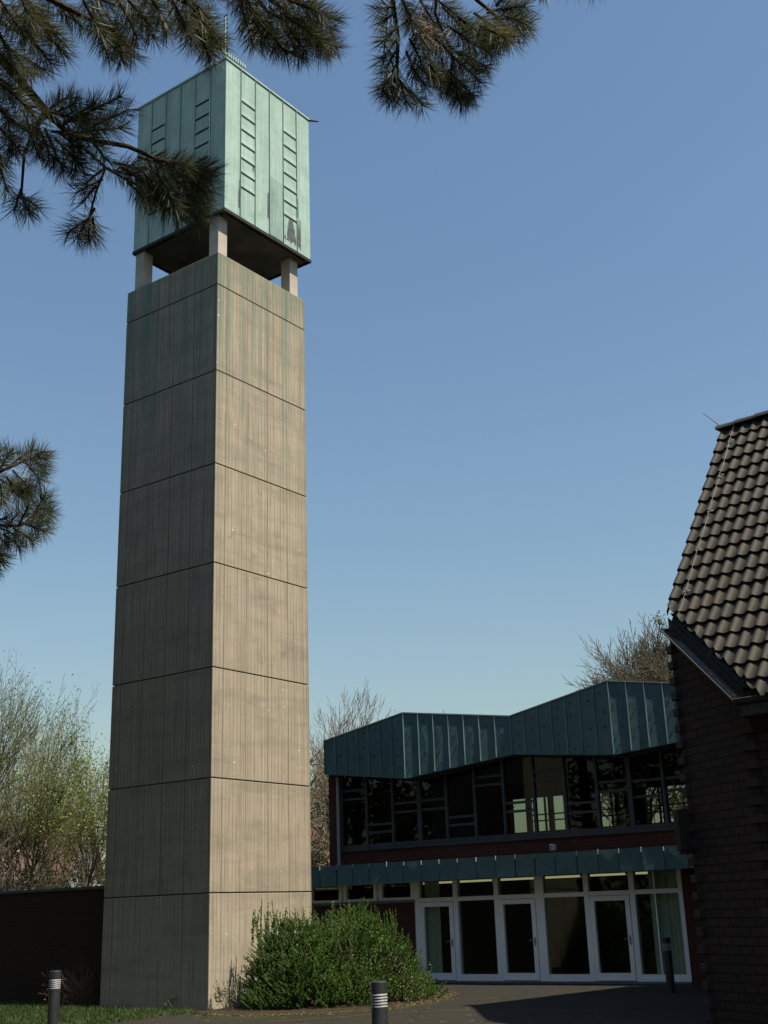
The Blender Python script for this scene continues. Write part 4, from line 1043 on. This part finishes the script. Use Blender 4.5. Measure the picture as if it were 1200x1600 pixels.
# bough 1: left, from the upper left corner down to the clump in front of the belfry
bough('', [
    [(-160, -90, .6, .035), (-60, 10, .3, .03), (5, 95, 0, .024), (70, 172, 0, .020), (110, 212, 0, .016), (200, 229, 0, .012), (243, 248, 0, .010), (300, 262, 0, .008)],
    [(70, 172, 0, .012), (38, 238, .05, .008), (33, 310, .1, .006)],
    [(110, 212, 0, .010), (165, 262, -.05, .008), (150, 300, -.05, .006), (138, 345, -.1, .005)],
    [(165, 262, -.05, .008), (215, 290, 0, .006)],
    [(-120, 40, .2, .02), (-20, 150, .1, .016), (20, 190, .1, .012), (60, 210, 0, .01)]],
    [(93, 200, 150, 160, -.1), (110, 190, 190, 150, -.1), (130, 205, 200, 172, .1), (60, 190, 120, 160), (80, 205, 150, 215), (100, 210, 190, 200), (70, 175, 110, 150), (90, 205, 130, 240),
     (40, 180, 60, 245), (10, 170, 20, 240), (55, 190, 85, 255), (70, 200, 100, 270), (0, 200, 30, 235), (-10, 230, 12, 300), (25, 150, 60, 190), (110, 215, 120, 270), (85, 215, 130, 262), (20, 190, 70, 225), (-20, 150, 20, 190), (0, 130, 45, 170), (140, 215, 165, 250), (100, 190, 165, 185), (60, 170, 130, 190), (-15, 190, 5, 260),
     (33, 300, 45, 335, .1, .8), (33, 295, 22, 330, .1, .7), (33, 305, 60, 325, .1, .6),
     (165, 262, 130, 290, -.05, .6), (160, 280, 118, 302, -.05, .5), (150, 290, 128, 318, -.05, .4), (170, 265, 205, 275),
     (148, 325, 120, 372, -.1, .8), (140, 335, 138, 375, -.1, .8), (140, 340, 105, 365, -.1, .7), (145, 340, 148, 370, -.1, .5),
     (215, 245, 265, 262, 0, 1.1), (240, 250, 290, 258), (260, 255, 325, 262), (280, 262, 325, 280), (290, 265, 330, 300), (265, 270, 310, 318), (255, 275, 300, 335), (245, 270, 275, 325), (225, 270, 250, 300), (230, 285, 260, 330), (290, 290, 325, 325), (235, 250, 240, 290), (300, 262, 335, 270), (270, 262, 300, 300), (275, 300, 310, 345), (215, 290, 235, 320), (210, 280, 245, 300), (200, 285, 225, 310, 0, .7), (190, 262, 225, 285), (178, 255, 215, 262, 0, .7), (245, 300, 280, 345), (300, 300, 322, 340), (285, 272, 320, 300)], D,
    dry=[(250, 255, 290, 285), (240, 262, 262, 300)])
# bough 2: dense top left corner
bough('', [
    [(-150, -200, .5, .03), (-40, -80, .3, .024), (40, -20, .1, .018), (120, 20, 0, .012), (180, 50, 0, .008)],
    [(-100, -60, .2, .018), (-10, 30, .1, .012), (50, 60, .1, .008)],
    [(40, -20, .1, .012), (110, -40, 0, .010), (220, -30, 0, .010), (300, 10, 0, .008), (330, 60, 0, .005)]],
    [(0, 0, 40, 60), (20, 10, 60, 80), (-10, 30, 20, 100), (40, 0, 80, 50), (60, 20, 100, 70), (10, -20, 70, 20), (-20, 60, 30, 120), (60, -20, 110, 30), (90, 0, 130, 45), (0, 60, 50, 120), (40, 50, 80, 100), (30, -10, 50, 40), (70, 50, 100, 85, 0, .7), (-20, -20, 20, 40), (-20, 90, 10, 150), (10, 20, 75, 45), (-15, 110, 25, 145), (20, 80, 70, 110, 0, .7),
     (130, 0, 160, 60), (150, 10, 185, 80), (165, 20, 210, 90), (140, 20, 170, 90), (120, -20, 180, 10), (170, -10, 220, 40), (180, 30, 190, 95), (160, 40, 200, 70), (135, -30, 150, 30), (200, 0, 235, 40), (190, -20, 240, 10), (215, 10, 240, 60, 0, .8), (185, 0, 215, 60),
     (225, -20, 262, 40), (250, -20, 285, 30), (240, 0, 260, 55, 0, .7),
     (285, -10, 310, 50), (300, 0, 335, 70), (310, 10, 325, 85), (300, 20, 345, 60), (320, 20, 345, 70, 0, .5), (290, 20, 300, 70), (275, -20, 320, 20), (305, 40, 330, 95), (270, 0, 290, 45)], D-.1)
# bough 3: dark bough right of the tower top
bough('', [
    [(150, -260, .7, .03), (280, -140, .4, .024), (370, -40, .1, .016), (420, 20, 0, .011), (470, 40, 0, .008)],
    [(370, -40, .1, .012), (400, 0, 0, .009), (405, 45, 0, .006)]],
    [(360, -30, 400, 30), (380, -10, 420, 50), (390, 10, 410, 70), (400, 20, 440, 75), (420, 10, 470, 60), (440, 20, 500, 62), (460, 20, 515, 70), (420, 20, 430, 80), (450, 40, 480, 85), (480, 30, 520, 45), (470, 10, 522, 30), (430, -10, 490, 10), (380, 20, 395, 70, 0, .8), (400, -20, 450, 20), (450, 0, 505, 22), (410, 40, 450, 85), (480, 40, 512, 85), (440, 40, 470, 90), (370, -20, 385, 40), (490, 50, 525, 75), (350, -30, 380, 10), (420, 0, 480, 40), (395, 30, 415, 60), (470, 30, 500, 80)], D+.1)
# bough 4: hanging cluster top centre-right
bough('', [
    [(480, -330, .6, .03), (560, -150, .3, .022), (612, -10, .05, .013), (622, 60, 0, .011), (620, 120, 0, .009), (650, 160, 0, .006)],
    [(560, -150, .3, .016), (690, -60, .1, .012), (745, 0, 0, .010), (775, 25, 0, .008), (805, 60, 0, .006)],
    [(690, -60, .1, .010), (680, 20, .05, .008), (705, 80, 0, .007), (715, 140, 0, .006)]],
    [(620, 20, 595, 35, 0, .8), (618, 10, 592, 15, 0, .7), (622, 40, 600, 65), (621, 60, 598, 95, 0, .7), (620, 100, 598, 140), (620, 115, 610, 155), (625, 125, 635, 160), (622, 110, 605, 150), (640, 140, 660, 165, 0, .8), (618, 80, 600, 115, 0, .6),
     (630, 0, 650, 60), (650, -10, 680, 40), (640, 20, 670, 80), (660, 20, 690, 80), (670, -10, 720, 30), (690, 10, 730, 50), (640, 60, 665, 110), (660, 80, 690, 120), (680, 60, 720, 100), (620, -20, 640, 30), (650, 40, 690, 60), (700, 40, 740, 70), (720, 30, 760, 60),
     (690, 90, 700, 150), (705, 100, 715, 155), (700, 110, 740, 150), (710, 90, 752, 130), (700, 70, 745, 110), (690, 110, 730, 160), (670, 100, 700, 140), (660, 110, 690, 130, 0, .7), (715, 80, 760, 105), (640, 100, 665, 135, 0, .8), (635, 80, 650, 125, 0, .8), (720, 60, 770, 85, 0, .8), (705, 120, 722, 158),
     (760, 20, 800, 10), (770, 30, 822, 30), (775, 35, 820, 55), (765, 40, 800, 65), (785, 15, 820, 10), (750, 40, 790, 60), (790, 25, 825, 40), (775, 10, 795, -15), (740, 20, 775, 45), (745, 50, 780, 72), (730, 40, 770, 75)], D+.15,
    dry=[(640, 10, 670, 55), (655, 40, 680, 75), (650, 20, 665, 60), (670, 30, 690, 70)])
# bough 5: left edge, lower, lighter needles
bough('', [
    [(-220, 820, .5, .03), (-90, 770, .2, .020), (-20, 745, 0, .014), (20, 728, 0, .010), (55, 712, 0, .006)],
    [(-90, 770, .2, .016), (-20, 820, 0, .012), (30, 822, 0, .009), (60, 808, 0, .006)],
    [(-20, 820, 0, .010), (-8, 870, 0, .006)]],
    [(0, 735, 15, 705), (15, 728, 50, 702), (30, 722, 68, 705), (45, 715, 70, 735), (40, 722, 62, 750), (20, 735, 45, 765), (-10, 745, 20, 760), (-15, 730, 0, 700), (10, 745, 30, 775), (0, 755, 5, 785), (-20, 760, -5, 790), (20, 765, 45, 768), (50, 712, 72, 718), (15, 755, 48, 772, .1, .8),
     (40, 815, 78, 785), (50, 810, 72, 770), (55, 808, 80, 800), (40, 820, 70, 830), (20, 825, 50, 845), (30, 820, 45, 790), (0, 825, 30, 840), (-10, 830, 10, 850), (10, 825, 30, 800, 0, .7), (-15, 815, 10, 810, 0, .8), (45, 818, 75, 815), (5, 835, 30, 855, 0, .8),
     (-10, 850, 0, 880), (-15, 860, 5, 870, 0, .8), (-20, 850, -8, 895, 0, .8)], 7.6)
# bough 6: tips at the very top edge and the mass above the frame that shades the rest
sh = []
for k in range(26):
    x = rg.uniform(-150, 760); y = rg.uniform(-330, -40); a = rg.uniform(0, 6.28); sh.append((x, y, x+45*math.cos(a), y+45*math.sin(a)+15, rg.uniform(-.6, .8), .7))
sh += [(835, -35, 850, -12, 0, .6), (885, -40, 895, -22, 0, .5), (920, -38, 930, -16, 0, .4)]
bough('', [[(-300, -420, 1.2, .06), (0, -330, .8, .045), (300, -300, .6, .035), (560, -260, .5, .028), (760, -160, .3, .018), (900, -50, 0, .008)],
           [(-200, -380, .8, .03), (-60, -230, .4, .02), (60, -160, .2, .012)], [(300, -300, .6, .02), (260, -180, .3, .012)]], sh, D+.3)
# pines added out of view, left and behind, to shade tower and glass
NP = thing('pine_tree', 'unseen tall pine added left of the viewer to shade the tower and glass', 'pine tree', (-14.5, 25.5, 0), 'added pines round the viewer')
rq = random.Random(5); b = MB(); b.tube([(-14.5, 25.5, 0), (-14.4, 25.5, 7), (-14.5, 25.4, 17)], [.28, .2, .04], 8); b.build('trunk', M['bark_pine'], NP)
b = MB(); tw_ = MB()
for k in range(130):
    z = 3+14*rq.random()**.8; rmax = 3.4*(1-((z-3)/15)**2)+.4; an = rq.uniform(0, 6.28); r_ = rmax*rq.random()**.4
    c = V((-14.5+math.cos(an)*r_, 25.5+math.sin(an)*r_, z)); tw_.tube([(-14.45, 25.45, z-.5), c], [.04, .012], 4, cap=False)
    for q in range(85):
        d = V((rq.gauss(0, 1), rq.gauss(0, 1), rq.gauss(0, .6))).normalized(); p = c+d*rq.random()*.85; e = perp(d, rq)*.075; b.face([p-e, p+e, p+d*.42])
b.build('crown', M['needle'], NP); tw_.build('branch', M['bark_pine'], NP)
for n_, (x, y, sc, lb_) in enumerate([(-11.5, 15, 1.05, 'in the row to the left of the viewer, second from the tower'), (-17.5, 17, 1.15, 'standing behind the row to the left'), (-13, 6, 1.1, 'level with the viewer on the far left'), (-20, 27, 1.1, 'leftmost, out beyond the garden wall end'), (-7, -5, 1.15, 'just behind the viewer, left'), (-15, -6, 1.2, 'well behind the viewer on the left'), (0.5, -9, 1.1, 'directly behind the viewer'), (6.5, -12, 1.15, 'behind the viewer on the right'), (-20, 8, 1.25, 'at the far left margin')]):
    c = copy_tree(NP); c.location = (x, y, 0); c.scale = (sc, sc, sc); c.rotation_euler.z = n_*1.1; c['label'] = 'added shading pine '+lb_
hg = thing('hedge', 'unseen tall hedge added along the left side to darken the door glass', 'hedge', (-21, 10, 0)); b = MB(); tb_ = MB()  # added hedge out of view, keeps low sky and bright ground off the glass
for k in range(9000):
    c = V((-21+rq.uniform(-.7, .7), rq.uniform(-8, 27), rq.random()**.8*3.6)); d = V((rq.gauss(0, 1), rq.gauss(0, 1), rq.gauss(0, 1))).normalized()*.16; e = perp(d, rq)*.10; b.face([c-d, c+e, c+d, c-e])
for k in range(12): tb_.tube([(-21, -7+k*3, 0), (-21, -7+k*3, 3.2)], [.05, .02], 5)
b.build('foliage', M['bush'], hg); tb_.build('stem', M['bark'], hg)
# limbs that tie the boughs back to the trunk
for (x, y, dd, zt) in ((-160, -90, D+.6, 6.6), (-220, 820, 8.1, 4.4), (-300, -420, D+1.5, 9.0), (480, -330, D+.9, 9.8), (150, -260, D+.8, 8.6)):
    e = P3(x, y, dd); s_ = V((-4.95, 6.25, zt)); b = MB(); mdl = s_.lerp(e, .5)+UP*.15
    b.tube([s_, mdl, e], [.075, .05, .032], 8); b.build('limb', M['bark_pine'], pine, smooth=True)
